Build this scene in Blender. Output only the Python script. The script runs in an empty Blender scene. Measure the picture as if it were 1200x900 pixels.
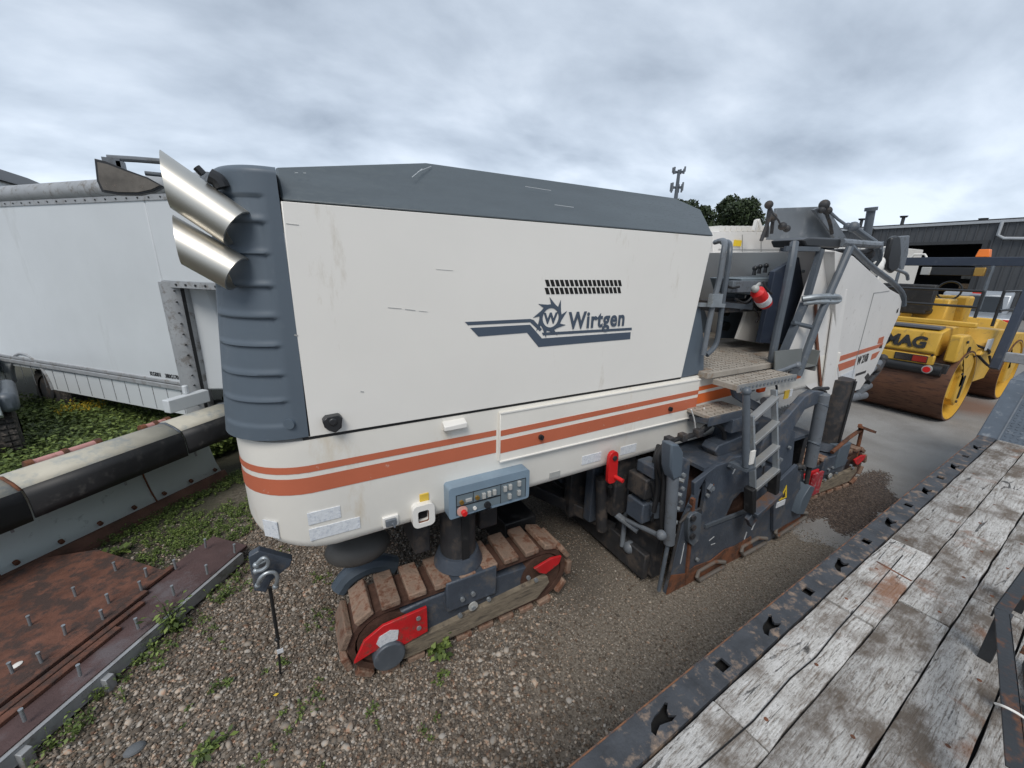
import bpy, bmesh, math, random
import numpy as np
from mathutils import Vector, Matrix
random.seed(7); rng = np.random.default_rng(7)
scn = bpy.context.scene; COL = scn.collection
R = math.radians

# ---------------------------------------------------------------- camera, sky, sun, exposure
cam = bpy.data.cameras.new('camera'); cam.sensor_width = 36; cam.lens = 14.1000
cam.clip_start = 0.05; cam.clip_end = 2000
camo = bpy.data.objects.new('camera', cam); COL.objects.link(camo)
camo.matrix_world = Matrix.Translation((0, 0, 2.6)) @ Matrix(((0.877701, 0.117620, -0.464549), (-0.478746, 0.257789, -0.839254), (0.021043, 0.959015, 0.282572))).to_4x4()
scn.camera = camo

SUN_EL, SUN_AZ = R(58), R(-60)
world = bpy.data.worlds.new("World"); scn.world = world; world.use_nodes = True
nt = world.node_tree; nt.nodes.clear()
def N(t, typ, **kw):
    n = t.nodes.new(typ)
    for k, v in kw.items(): setattr(n, k, v)
    return n
def ramp(t, pts, interp='LINEAR'):
    n = t.nodes.new('ShaderNodeValToRGB'); cr = n.color_ramp; cr.interpolation = interp
    while len(cr.elements) < len(pts): cr.elements.new(0.5)
    for e, (p, c) in zip(cr.elements, pts):
        e.position = p; e.color = tuple(c) + (1,) if hasattr(c, '__len__') else (c, c, c, 1)
    return n
wo = N(nt, 'ShaderNodeOutputWorld'); mixs = N(nt, 'ShaderNodeMixShader')
bg1 = N(nt, 'ShaderNodeBackground'); bg2 = N(nt, 'ShaderNodeBackground')
sky = N(nt, 'ShaderNodeTexSky', sky_type='NISHITA'); sky.sun_disc = False
sky.sun_elevation = SUN_EL; sky.sun_rotation = SUN_AZ
bg1.inputs['Strength'].default_value = 0.12
nt.links.new(sky.outputs[0], bg1.inputs['Color'])
tc = N(nt, 'ShaderNodeTexCoord'); sep = N(nt, 'ShaderNodeSeparateXYZ'); nt.links.new(tc.outputs['Generated'], sep.inputs[0])
def M_(t, op, a, b=None, clamp=False):
    n = t.nodes.new('ShaderNodeMath'); n.operation = op; n.use_clamp = clamp
    for i, v in enumerate((a, b)):
        if v is None: continue
        if isinstance(v, (int, float)): n.inputs[i].default_value = v
        else: t.links.new(v, n.inputs[i])
    return n.outputs[0]
zz = M_(nt, 'ADD', M_(nt, 'MAXIMUM', sep.outputs[2], 0.0), 0.30)
cx = M_(nt, 'DIVIDE', sep.outputs[0], zz); cy = M_(nt, 'DIVIDE', sep.outputs[1], zz)
cmb = N(nt, 'ShaderNodeCombineXYZ'); nt.links.new(cx, cmb.inputs[0]); nt.links.new(cy, cmb.inputs[1])
mp = N(nt, 'ShaderNodeMapping'); mp.inputs['Rotation'].default_value = (0, 0, R(28)); mp.inputs['Scale'].default_value = (0.72, 1.0, 1)
nt.links.new(cmb.outputs[0], mp.inputs[0])
n1 = N(nt, 'ShaderNodeTexNoise'); n1.inputs['Scale'].default_value = 2.3; n1.inputs['Detail'].default_value = 9; n1.inputs['Roughness'].default_value = 0.52; n1.inputs['Distortion'].default_value = 0.15
nt.links.new(mp.outputs[0], n1.inputs['Vector'])
n2 = N(nt, 'ShaderNodeTexNoise'); n2.inputs['Scale'].default_value = 0.28; n2.inputs['Detail'].default_value = 3
nt.links.new(mp.outputs[0], n2.inputs['Vector'])
den = M_(nt, 'ADD', M_(nt, 'MULTIPLY', n1.outputs[0], 0.72), M_(nt, 'MULTIPLY', n2.outputs[0], 0.28))
cr = ramp(nt, [(0.38, (0.535, 0.595, 0.675)), (0.455, (0.445, 0.505, 0.585)), (0.53, (0.365, 0.42, 0.495)), (0.63, (0.255, 0.30, 0.365))])
nt.links.new(den, cr.inputs[0])
hz = ramp(nt, [(0.0, 1.22), (0.10, 1.14), (0.35, 0.95), (1.0, 0.86)])
nt.links.new(sep.outputs[2], hz.inputs[0])
mx = N(nt, 'ShaderNodeMix', data_type='RGBA', blend_type='MULTIPLY'); mx.inputs[0].default_value = 1
nt.links.new(cr.outputs[0], mx.inputs[6]); nt.links.new(hz.outputs[0], mx.inputs[7])
nt.links.new(mx.outputs[2], bg2.inputs['Color']); bg2.inputs['Strength'].default_value = 1.0
mixs.inputs[0].default_value = 0.93
nt.links.new(bg1.outputs[0], mixs.inputs[1]); nt.links.new(bg2.outputs[0], mixs.inputs[2]); nt.links.new(mixs.outputs[0], wo.inputs[0])

sl = bpy.data.lights.new('sun', 'SUN'); sl.energy = 1.5; sl.angle = R(25); sl.color = (1, 0.955, 0.895)
so = bpy.data.objects.new('sun', sl); COL.objects.link(so)
so.rotation_euler = (Vector((-0.38, -0.48, 0.79))).to_track_quat('Z', 'Y').to_euler()
sky.sun_rotation = math.atan2(-0.38, -0.48); sky.sun_elevation = math.asin(0.79)
scn.view_settings.view_transform = 'Standard'; scn.view_settings.look = 'None'
scn.view_settings.exposure = 0.56; scn.view_settings.gamma = 1
scn.render.engine = 'CYCLES'

# ---------------------------------------------------------------- materials
MATS = {}
def mat(name, col, rough=0.5, metal=0.0, var=0.12, vs=3.0, dirt=None, da=0.0, ds=4.0, bump=0.0, bs=60.0, rnd=0.0, spec=0.5, stretch=None, streak=0.0, coat=0.0):
    m = bpy.data.materials.new(name); m.use_nodes = True; t = m.node_tree; b = t.nodes['Principled BSDF']
    b.inputs['Roughness'].default_value = rough; b.inputs['Metallic'].default_value = metal
    b.inputs['Specular IOR Level'].default_value = spec
    if coat: b.inputs['Coat Weight'].default_value = coat; b.inputs['Coat Roughness'].default_value = 0.15
    tc = N(t, 'ShaderNodeTexCoord'); vec = tc.outputs['Object']
    oi = N(t, 'ShaderNodeObjectInfo')
    ad = N(t, 'ShaderNodeVectorMath', operation='MULTIPLY_ADD')
    t.links.new(vec, ad.inputs[0]); ad.inputs[1].default_value = stretch or (1, 1, 1)
    if rnd:
        sc = N(t, 'ShaderNodeVectorMath', operation='SCALE'); cb = N(t, 'ShaderNodeCombineXYZ')
        for i in range(3): t.links.new(oi.outputs['Random'], cb.inputs[i])
        t.links.new(cb.outputs[0], sc.inputs[0]); sc.inputs['Scale'].default_value = 37.0; t.links.new(sc.outputs[0], ad.inputs[2])
    v = ad.outputs[0]
    n = N(t, 'ShaderNodeTexNoise'); n.inputs['Scale'].default_value = vs; n.inputs['Detail'].default_value = 6; n.inputs['Roughness'].default_value = 0.6
    t.links.new(v, n.inputs['Vector'])
    c = Vector(col)
    r = ramp(t, [(0.3, tuple(c * (1 - var))), (0.7, tuple(c * (1 + var)))]); t.links.new(n.outputs[0], r.inputs[0])
    out = r.outputs[0]
    if dirt:
        d = N(t, 'ShaderNodeTexNoise'); d.inputs['Scale'].default_value = ds; d.inputs['Detail'].default_value = 10; d.inputs['Roughness'].default_value = 0.68
        if streak:
            mpn = N(t, 'ShaderNodeMapping'); mpn.inputs['Scale'].default_value = (1, 1, streak); t.links.new(v, mpn.inputs[0]); t.links.new(mpn.outputs[0], d.inputs['Vector'])
        else: t.links.new(v, d.inputs['Vector'])
        th = 0.72 - 0.42 * da
        dr = ramp(t, [(max(th - 0.06, 0), 0), (min(th + 0.07, 1), 1)]); t.links.new(d.outputs[0], dr.inputs[0])
        mxx = N(t, 'ShaderNodeMix', data_type='RGBA'); t.links.new(dr.outputs[0], mxx.inputs[0]); t.links.new(out, mxx.inputs[6]); mxx.inputs[7].default_value = tuple(dirt) + (1,)
        out = mxx.outputs[2]
        rr = N(t, 'ShaderNodeMix', data_type='FLOAT'); t.links.new(dr.outputs[0], rr.inputs[0]); rr.inputs[2].default_value = rough; rr.inputs[3].default_value = max(rough, 0.85)
        t.links.new(rr.outputs[0], b.inputs['Roughness'])
    if rnd:
        hs = N(t, 'ShaderNodeHueSaturation'); t.links.new(out, hs.inputs['Color'])
        t.links.new(M_(t, 'ADD', M_(t, 'MULTIPLY', oi.outputs['Random'], rnd), 1 - rnd / 2), hs.inputs['Value']); out = hs.outputs[0]
    t.links.new(out, b.inputs['Base Color'])
    if bump:
        bn = N(t, 'ShaderNodeTexNoise'); bn.inputs['Scale'].default_value = bs; bn.inputs['Detail'].default_value = 5; t.links.new(v, bn.inputs['Vector'])
        bp = N(t, 'ShaderNodeBump'); bp.inputs['Strength'].default_value = bump; bp.inputs['Distance'].default_value = 0.01
        t.links.new(bn.outputs[0], bp.inputs['Height']); t.links.new(bp.outputs[0], b.inputs['Normal'])
    MATS[name] = m; return m
RUST = (0.16, 0.06, 0.028); MUD = (0.20, 0.16, 0.12)
W = mat('cream_paint', (0.775, 0.75, 0.70), 0.38, var=0.03, vs=1.0, dirt=(0.62, 0.58, 0.51), da=0.10, ds=7, streak=0.3, coat=0.2, bump=0.25, bs=1.3)
WB = mat('cream_paint_stained', (0.775, 0.745, 0.68), 0.42, var=0.05, vs=2, dirt=(0.64, 0.56, 0.44), da=0.18, ds=3.0, streak=0.35)
WN = mat('white_nose_paint', (0.72, 0.70, 0.67), 0.4, var=0.04, vs=2, dirt=(0.5, 0.47, 0.43), da=0.15, ds=9)
HG = mat('slate_hood_paint', (0.078, 0.095, 0.106), 0.40, var=0.10, vs=2.5, dirt=(0.10, 0.12, 0.13), da=0.3, ds=30, stretch=(1, 1, 6))
CG = mat('blue_grey_plastic', (0.090, 0.115, 0.142), 0.5, var=0.05, vs=2, dirt=(0.12, 0.145, 0.17), da=0.15, ds=14)
OR1 = mat('faded_orange_decal', (0.50, 0.135, 0.068), 0.5, var=0.06, dirt=(0.62, 0.5, 0.42), da=0.05, ds=20)
OR2 = mat('bright_orange_decal', (0.66, 0.14, 0.032), 0.42, var=0.06, dirt=(0.68, 0.5, 0.4), da=0.03, ds=20)
DB = mat('slate_steel_paint', (0.058, 0.071, 0.092), 0.45, var=0.22, vs=4, dirt=(0.105, 0.098, 0.095), da=0.32, ds=8, bump=0.25)
DBR = mat('slate_steel_rusty', (0.060, 0.074, 0.095), 0.55, var=0.2, vs=4, dirt=(0.12, 0.062, 0.036), da=0.55, ds=4, bump=0.25)
NV = mat('navy_steel_paint', (0.030, 0.040, 0.062), 0.4, var=0.15, dirt=(0.08, 0.09, 0.10), da=0.18, ds=6)
RS = mat('rust_steel', RUST, 0.85, var=0.35, vs=7, dirt=(0.07, 0.035, 0.022), da=0.45, ds=9, bump=0.5, bs=40)
PAD = mat('worn_track_pad', (0.255, 0.175, 0.128), 0.85, var=0.30, vs=14, dirt=(0.15, 0.066, 0.038), da=0.44, ds=14, bump=0.7, bs=60, rnd=0.35)
PAD2 = mat('rust_red_track_pad', (0.16, 0.058, 0.036), 0.8, var=0.3, vs=9, dirt=(0.09, 0.06, 0.05), da=0.4, ds=12, bump=0.5, bs=45, rnd=0.3)
CH = mat('dark_oily_chain', (0.075, 0.038, 0.026), 0.7, var=0.3, vs=12, bump=0.5)
BK = mat('black_rubber', (0.015, 0.015, 0.016), 0.55, var=0.3, dirt=(0.05, 0.048, 0.045), da=0.25, ds=10)
BKP = mat('black_plastic', (0.02, 0.021, 0.023), 0.4, var=0.2)
DK = mat('grimy_dark_metal', (0.028, 0.028, 0.030), 0.6, var=0.3, vs=6, dirt=(0.075, 0.06, 0.05), da=0.4, ds=9, bump=0.2)
GS = mat('grey_tube_paint', (0.135, 0.15, 0.168), 0.42, var=0.12, vs=6, dirt=(0.10, 0.105, 0.11), da=0.3, ds=14)
DT = mat('dark_tube_paint', (0.085, 0.10, 0.118), 0.42, var=0.15, vs=6, dirt=(0.16, 0.165, 0.17), da=0.2, ds=14)
GV = mat('galvanised_steel', (0.33, 0.36, 0.38), 0.42, metal=0.55, var=0.15, vs=12, dirt=(0.25, 0.24, 0.22), da=0.25, ds=15)
SS = mat('brushed_stainless', (0.60, 0.575, 0.52), 0.42, metal=1.0, var=0.06, vs=3, dirt=(0.35, 0.31, 0.26), da=0.10, ds=6)
CHR = mat('chromed_steel', (0.75, 0.75, 0.75), 0.15, metal=1.0, var=0.03)
TP = mat('tan_tread_plate', (0.33, 0.295, 0.25), 0.7, var=0.15, vs=5, dirt=(0.22, 0.15, 0.10), da=0.3, ds=7, bump=0.3, bs=80)
TPR = mat('tread_plate_bead', (0.20, 0.175, 0.145), 0.6, var=0.2)
AL = mat('aluminium_edge', (0.36, 0.365, 0.36), 0.4, metal=0.5, var=0.15, dirt=(0.3, 0.28, 0.25), da=0.25, ds=9)
RD = mat('red_paint', (0.50, 0.014, 0.018), 0.45, var=0.2, vs=8, dirt=(0.20, 0.05, 0.035), da=0.33, ds=14)
RDL = mat('red_lever_paint', (0.62, 0.02, 0.02), 0.35, var=0.1)
AMB = mat('amber_lens', (0.75, 0.10, 0.02), 0.2, var=0.1)
YL = mat('yellow_sticker', (0.62, 0.42, 0.05), 0.5, var=0.1)
YB = mat('hazard_yellow', (0.75, 0.52, 0.03), 0.5, var=0.05)
YM = mat('yellow_machine_paint', (0.60, 0.36, 0.05), 0.45, var=0.10, vs=3, dirt=(0.42, 0.26, 0.06), da=0.25, ds=8)
LBL = mat('white_label', (0.66, 0.68, 0.70), 0.5, var=0.1, vs=70, dirt=(0.48, 0.51, 0.56), da=0.35, ds=60)
LG = mat('slate_print', (0.060, 0.082, 0.115), 0.45, var=0.05)
BP = mat('black_print', (0.02, 0.02, 0.022), 0.5, var=0.05)
PANB = mat('control_box_blue', (0.20, 0.27, 0.335), 0.42, var=0.08, vs=6, dirt=(0.3, 0.36, 0.42), da=0.15, ds=10)
PANF = mat('control_face_grey', (0.15, 0.19, 0.215), 0.4, var=0.06)
BTN = mat('grey_button', (0.40, 0.40, 0.38), 0.4, var=0.1)
GLD = mat('gold_key_switch', (0.5, 0.3, 0.08), 0.3, metal=0.7, var=0.1)
VNT = mat('black_void', (0.006, 0.006, 0.006), 0.9, var=0.1)  # near-black, partly standing in for the shade inside openings
TRW = mat('van_white_paint', (0.55, 0.575, 0.59), 0.4, var=0.04, vs=1.2, dirt=(0.50, 0.52, 0.53), da=0.16, ds=2.0, streak=0.25, bump=0.3, bs=1.5)
TRG = mat('van_trim_grey', (0.33, 0.34, 0.35), 0.5, metal=0.2, var=0.12, vs=5, dirt=(0.2, 0.19, 0.18), da=0.35, ds=9)
PLW = mat('plow_poly_pale_blue', (0.58, 0.645, 0.635), 0.5, var=0.05, vs=2, dirt=(0.26, 0.30, 0.29), da=0.15, ds=8)
PLT = mat('plow_top_tan', (0.46, 0.43, 0.35), 0.6, var=0.12, vs=5, dirt=(0.32, 0.33, 0.31), da=0.35, ds=6)
CED = mat('rusty_cutting_edge', (0.125, 0.062, 0.042), 0.85, var=0.3, vs=6, bump=0.4, dirt=(0.08, 0.045, 0.03), da=0.3)
PNL = mat('rusted_deck_steel', (0.082, 0.048, 0.046), 0.72, var=0.25, vs=5, dirt=(0.12, 0.10, 0.105), da=0.35, ds=3, bump=0.35, bs=70)
PNL2 = mat('rusty_brown_strip', (0.13, 0.055, 0.035), 0.8, var=0.4, vs=6, dirt=(0.055, 0.034, 0.028), da=0.5, ds=10, bump=0.4)
PNK = mat('faded_pink_paint', (0.50, 0.25, 0.23), 0.6, var=0.1, dirt=(0.25, 0.12, 0.08), da=0.3, ds=15)
RR = mat('worn_black_rail', (0.043, 0.047, 0.054), 0.6, var=0.4, vs=9, dirt=(0.26, 0.19, 0.14), da=0.33, ds=13, bump=0.35, bs=60)
RRE = mat('rusty_rail_edge', (0.22, 0.10, 0.05), 0.8, var=0.4, vs=12, dirt=(0.06, 0.06, 0.065), da=0.5, ds=10, bump=0.3)
CHK = mat('slate_checker_plate', (0.095, 0.115, 0.14), 0.4, metal=0.25, var=0.15, vs=6, dirt=(0.26, 0.28, 0.30), da=0.22, ds=9)
BLD = mat('charcoal_cladding', (0.060, 0.064, 0.070), 0.6, var=0.08, vs=0.6, rnd=0.0)
BLT = mat('charcoal_trim', (0.035, 0.037, 0.04), 0.6, var=0.1)
ROOFM = mat('pale_metal_roof', (0.36, 0.38, 0.40), 0.5, var=0.08)
DRM = mat('rusty_drum', (0.115, 0.050, 0.026), 0.55, var=0.2, vs=3, dirt=(0.055, 0.026, 0.018), da=0.4, ds=5, streak=6)
SIL = mat('silver_car_paint', (0.30, 0.32, 0.34), 0.35, metal=0.4, var=0.05)
GLS = mat('dark_glass', (0.02, 0.024, 0.028), 0.06, var=0.1)
MIR = mat('scratched_mirror', (0.16, 0.135, 0.11), 0.12, metal=0.6, var=0.35, vs=12, dirt=(0.22, 0.18, 0.15), da=0.15, ds=25)
TIR = mat('muddy_tyre', (0.03, 0.028, 0.026), 0.9, var=0.3, vs=14, dirt=(0.12, 0.10, 0.085), da=0.35, ds=22, bump=0.5)
BRK = mat('tree_bark', (0.07, 0.055, 0.04), 0.9, var=0.3, vs=12, bump=0.5)
SLD = mat('scratch_mark', (0.34, 0.34, 0.33), 0.6, var=0.2)
SLW = mat('bare_scrape', (0.60, 0.62, 0.63), 0.5, var=0.2)
RBG = mat('rub_rail_rope', (0.7, 0.7, 0.68), 0.6, var=0.1)
WOODW = mat('worn_wood_sole', (0.20, 0.165, 0.12), 0.85, var=0.35, vs=8, stretch=(1, 1, 6), dirt=(0.09, 0.075, 0.06), da=0.35, ds=12, bump=0.5)

def leafmat(name, c1, c2, c3):
    m = bpy.data.materials.new(name); m.use_nodes = True; t = m.node_tree; b = t.nodes['Principled BSDF']; b.inputs['Roughness'].default_value = 0.6
    at = N(t, 'ShaderNodeAttribute'); at.attribute_name = 'shade'
    r = ramp(t, [(0, c1), (0.5, c2), (1, c3)]); t.links.new(at.outputs['Fac'], r.inputs[0]); t.links.new(r.outputs[0], b.inputs['Base Color'])
    b.inputs['Subsurface Weight'].default_value = 0.0
    return m
LEAF = leafmat('weed_leaf', (0.035, 0.055, 0.014), (0.095, 0.14, 0.030), (0.19, 0.25, 0.06))
TLEAF = leafmat('tree_leaf', (0.012, 0.02, 0.008), (0.025, 0.042, 0.014), (0.05, 0.075, 0.022))
FLW = mat('yellow_petal', (0.65, 0.45, 0.03), 0.6, var=0.2)
PEB = leafmat('pebble_stone', (0.085, 0.068, 0.052), (0.21, 0.172, 0.135), (0.46, 0.40, 0.335)); PEB.node_tree.nodes['Principled BSDF'].inputs['Roughness'].default_value = 0.9
def _tint(m):
    t = m.node_tree; b = t.nodes['Principled BSDF']; src = b.inputs['Base Color'].links[0].from_socket
    tc = N(t, 'ShaderNodeTexCoord'); n = N(t, 'ShaderNodeTexNoise'); n.inputs['Scale'].default_value = 38; t.links.new(tc.outputs['Object'], n.inputs['Vector'])
    r = ramp(t, [(0.35, (0.85, 0.92, 1.0)), (0.5, (1, 1, 1)), (0.62, (1.08, 0.96, 0.86)), (0.70, (1.06, 0.74, 0.62))]); t.links.new(n.outputs[0], r.inputs[0])
    mx = N(t, 'ShaderNodeMix', data_type='RGBA', blend_type='MULTIPLY'); mx.inputs[0].default_value = 1; t.links.new(src, mx.inputs[6]); t.links.new(r.outputs[0], mx.inputs[7]); t.links.new(mx.outputs[2], b.inputs['Base Color'])
_tint(PEB)
SOILP = leafmat('dirt_crumb', (0.035, 0.024, 0.018), (0.085, 0.058, 0.042), (0.16, 0.12, 0.09))

def wood_mat():
    m = bpy.data.materials.new('weathered_plank'); m.use_nodes = True; t = m.node_tree; b = t.nodes['Principled BSDF']; b.inputs['Roughness'].default_value = 0.85
    tc = N(t, 'ShaderNodeTexCoord'); oi = N(t, 'ShaderNodeObjectInfo')
    cb = N(t, 'ShaderNodeCombineXYZ')
    for i in range(3): t.links.new(M_(t, 'MULTIPLY', oi.outputs['Random'], 31.0 + i * 7), cb.inputs[i])
    ad = N(t, 'ShaderNodeVectorMath', operation='ADD'); t.links.new(tc.outputs['Object'], ad.inputs[0]); t.links.new(cb.outputs[0], ad.inputs[1])
    def nz(scale, st, det=8, rough=0.65, dist=0.0):
        mpn = N(t, 'ShaderNodeMapping'); mpn.inputs['Scale'].default_value = st; t.links.new(ad.outputs[0], mpn.inputs[0])
        n = N(t, 'ShaderNodeTexNoise'); n.inputs['Scale'].default_value = scale; n.inputs['Detail'].default_value = det; n.inputs['Roughness'].default_value = rough; n.inputs['Distortion'].default_value = dist
        t.links.new(mpn.outputs[0], n.inputs['Vector']); return n.outputs[0]
    grain = nz(13, (0.55, 7.0, 1), 10, 0.76, 0.8); blot = nz(3.2, (1, 1.4, 1), 9, 0.7); fine = nz(70, (0.6, 2.4, 1), 5, 0.75); rst = nz(2.6, (1, 1, 1), 8, 0.62, 0.3)
    base = ramp(t, [(0.30, (0.08, 0.065, 0.055)), (0.40, (0.27, 0.24, 0.21)), (0.48, (0.50, 0.485, 0.46)), (0.68, (0.68, 0.67, 0.65))]); t.links.new(grain, base.inputs[0])
    f2 = ramp(t, [(0.38, (0.35, 0.33, 0.31)), (0.48, (1, 1, 1))]); t.links.new(fine, f2.inputs[0])
    m1 = N(t, 'ShaderNodeMix', data_type='RGBA', blend_type='MULTIPLY'); m1.inputs[0].default_value = 0.75; t.links.new(base.outputs[0], m1.inputs[6]); t.links.new(f2.outputs[0], m1.inputs[7])
    bl = ramp(t, [(0.47, 0), (0.62, 0.9)]); t.links.new(blot, bl.inputs[0])
    m2 = N(t, 'ShaderNodeMix', data_type='RGBA'); t.links.new(bl.outputs[0], m2.inputs[0]); t.links.new(m1.outputs[2], m2.inputs[6]); m2.inputs[7].default_value = (0.125, 0.095, 0.070, 1)
    rs = ramp(t, [(0.585, 0), (0.68, 0.8)]); t.links.new(rst, rs.inputs[0])
    m3 = N(t, 'ShaderNodeMix', data_type='RGBA'); t.links.new(rs.outputs[0], m3.inputs[0]); t.links.new(m2.outputs[2], m3.inputs[6]); m3.inputs[7].default_value = (0.22, 0.09, 0.035, 1)
    hs = N(t, 'ShaderNodeHueSaturation'); t.links.new(m3.outputs[2], hs.inputs['Color']); t.links.new(M_(t, 'ADD', M_(t, 'MULTIPLY', oi.outputs['Random'], 0.34), 0.82), hs.inputs['Value'])
    t.links.new(hs.outputs[0], b.inputs['Base Color'])
    # long splits along the grain
    mpn = N(t, 'ShaderNodeMapping'); mpn.inputs['Scale'].default_value = (0.9, 9, 1); t.links.new(ad.outputs[0], mpn.inputs[0])
    vo = N(t, 'ShaderNodeTexVoronoi', feature='DISTANCE_TO_EDGE'); vo.inputs['Scale'].default_value = 1.5; t.links.new(mpn.outputs[0], vo.inputs['Vector'])
    ck = ramp(t, [(0.0, 0.0), (0.035, 1.0)]); t.links.new(M_(t, 'ADD', vo.outputs['Distance'], M_(t, 'MULTIPLY', M_(t, 'SUBTRACT', blot, 0.40), 0.5)), ck.inputs[0])
    mk = N(t, 'ShaderNodeMix', data_type='RGBA', blend_type='MULTIPLY'); mk.inputs[0].default_value = 0.8; t.links.new(hs.outputs[0], mk.inputs[6]); t.links.new(ck.outputs[0], mk.inputs[7]); t.links.new(mk.outputs[2], b.inputs['Base Color'])
    h = M_(t, 'ADD', M_(t, 'ADD', M_(t, 'MULTIPLY', grain, 0.8), M_(t, 'MULTIPLY', fine, 0.5)), M_(t, 'MULTIPLY', ck.outputs[0], 0.8))
    bp = N(t, 'ShaderNodeBump'); bp.inputs['Strength'].default_value = 0.8; bp.inputs['Distance'].default_value = 0.012
    t.links.new(h, bp.inputs['Height']); t.links.new(bp.outputs[0], b.inputs['Normal'])
    return m
WOOD = wood_mat()
MATS['weathered_plank'] = WOOD

def ground_mat():
    m = bpy.data.materials.new('yard_ground'); m.use_nodes = True; t = m.node_tree; b = t.nodes['Principled BSDF']; b.inputs['Roughness'].default_value = 0.9
    g = N(t, 'ShaderNodeNewGeometry'); s = N(t, 'ShaderNodeSeparateXYZ'); t.links.new(g.outputs['Position'], s.inputs[0])
    def nz(scale, det=8, rough=0.65):
        n = N(t, 'ShaderNodeTexNoise'); n.inputs['Scale'].default_value = scale; n.inputs['Detail'].default_value = det; n.inputs['Roughness'].default_value = rough
        t.links.new(g.outputs['Position'], n.inputs['Vector']); return n.outputs[0]
    big = nz(0.9); med = nz(6, 6); fine = nz(55, 4, 0.7); vfine = nz(160, 2)
    vor = N(t, 'ShaderNodeTexVoronoi'); vor.inputs['Scale'].default_value = 48; t.links.new(g.outputs['Position'], vor.inputs['Vector'])
    gravel = ramp(t, [(0.0, (0.06, 0.048, 0.038)), (0.45, (0.14, 0.115, 0.092)), (0.75, (0.22, 0.185, 0.15)), (1, (0.34, 0.30, 0.25))])
    t.links.new(vor.outputs['Color'], gravel.inputs[0])
    pk = ramp(t, [(0.3, (0.075, 0.062, 0.047)), (0.46, (0.15, 0.126, 0.10)), (0.60, (0.235, 0.205, 0.165)), (0.75, (0.38, 0.34, 0.29))]); t.links.new(fine, pk.inputs[0])
    asp = ramp(t, [(0.3, (0.18, 0.175, 0.165)), (0.5, (0.27, 0.262, 0.248)), (0.7, (0.37, 0.36, 0.34))]); t.links.new(vfine, asp.inputs[0])
    def mixc(fac, a, bb, bt='MIX'):
        n = N(t, 'ShaderNodeMix', data_type='RGBA', blend_type=bt)
        for i, v in ((0, fac), (6, a), (7, bb)):
            if isinstance(v, float): n.inputs[i].default_value = v
            elif isinstance(v, tuple): n.inputs[i].default_value = v + (1,)
            else: t.links.new(v, n.inputs[i])
        return n.outputs[2]
    def sm(v, a, bb):
        n = N(t, 'ShaderNodeMapRange', interpolation_type='SMOOTHSTEP'); t.links.new(v, n.inputs[0]); n.inputs[1].default_value = a; n.inputs[2].default_value = bb; return n.outputs[0]
    jit = M_(t, 'MULTIPLY', M_(t, 'SUBTRACT', big, 0.5), 1.6)
    jm = M_(t, 'MULTIPLY', M_(t, 'SUBTRACT', med, 0.5), 0.5)
    # packed, oily ground to the right of the loose gravel: boundary x + 0.55 y
    u = M_(t, 'ADD', M_(t, 'ADD', s.outputs[0], M_(t, 'MULTIPLY', s.outputs[1], -0.12)), jit)
    fpk = sm(u, 0.45, 1.15)
    c = mixc(fpk, gravel.outputs[0], pk.outputs[0])
    oil = sm(M_(t, 'SUBTRACT', 1.0, M_(t, 'ADD', M_(t, 'ABSOLUTE', M_(t, 'SUBTRACT', s.outputs[0], 1.9)), M_(t, 'ADD', M_(t, 'ABSOLUTE', M_(t, 'SUBTRACT', s.outputs[1], 2.5)), jit))), 0.0, 0.8)
    c = mixc(M_(t, 'MULTIPLY', oil, 0.55), c, (0.028, 0.023, 0.02))
    # asphalt apron
    ua = M_(t, 'ADD', M_(t, 'ADD', s.outputs[0], jm), M_(t, 'MULTIPLY', s.outputs[1], 0.25))
    fa = sm(ua, 4.70, 4.78)
    stain = ramp(t, [(0.42, 0), (0.62, 1)]); t.links.new(big, stain.inputs[0])
    a2 = mixc(M_(t, 'MULTIPLY', stain.outputs[0], 0.35), asp.outputs[0], (0.085, 0.07, 0.058))
    rs = N(t, 'ShaderNodeVectorMath', operation='DISTANCE'); t.links.new(g.outputs['Position'], rs.inputs[0]); rs.inputs[1].default_value = (12.2, 2.3, 0)
    a2 = mixc(M_(t, 'MULTIPLY', sm(M_(t, 'ADD', rs.outputs['Value'], jit), 1.3, 0.2), 0.75), a2, (0.17, 0.075, 0.035))
    c = mixc(fa, c, a2)
    # soil below the plants
    uv = M_(t, 'ADD', M_(t, 'ADD', M_(t, 'MULTIPLY', s.outputs[0], -1.0), M_(t, 'MULTIPLY', s.outputs[1], 0.35)), jit)
    fs = M_(t, 'MULTIPLY', sm(uv, 1.9, 2.8), sm(s.outputs[0], 1.0, -0.5))
    c = mixc(fs, c, (0.05, 0.048, 0.03))
    # distance: pale paved yard
    c = mixc(sm(s.outputs[0], 13, 20), c, (0.20, 0.195, 0.185))
    t.links.new(c, b.inputs['Base Color'])
    bp = N(t, 'ShaderNodeBump'); bp.inputs['Strength'].default_value = 0.6; bp.inputs['Distance'].default_value = 0.012
    t.links.new(M_(t, 'ADD', fine, M_(t, 'MULTIPLY', vor.outputs['Distance'], 0.6)), bp.inputs['Height']); t.links.new(bp.outputs[0], b.inputs['Normal'])
    return m
GRD = ground_mat()

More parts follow.
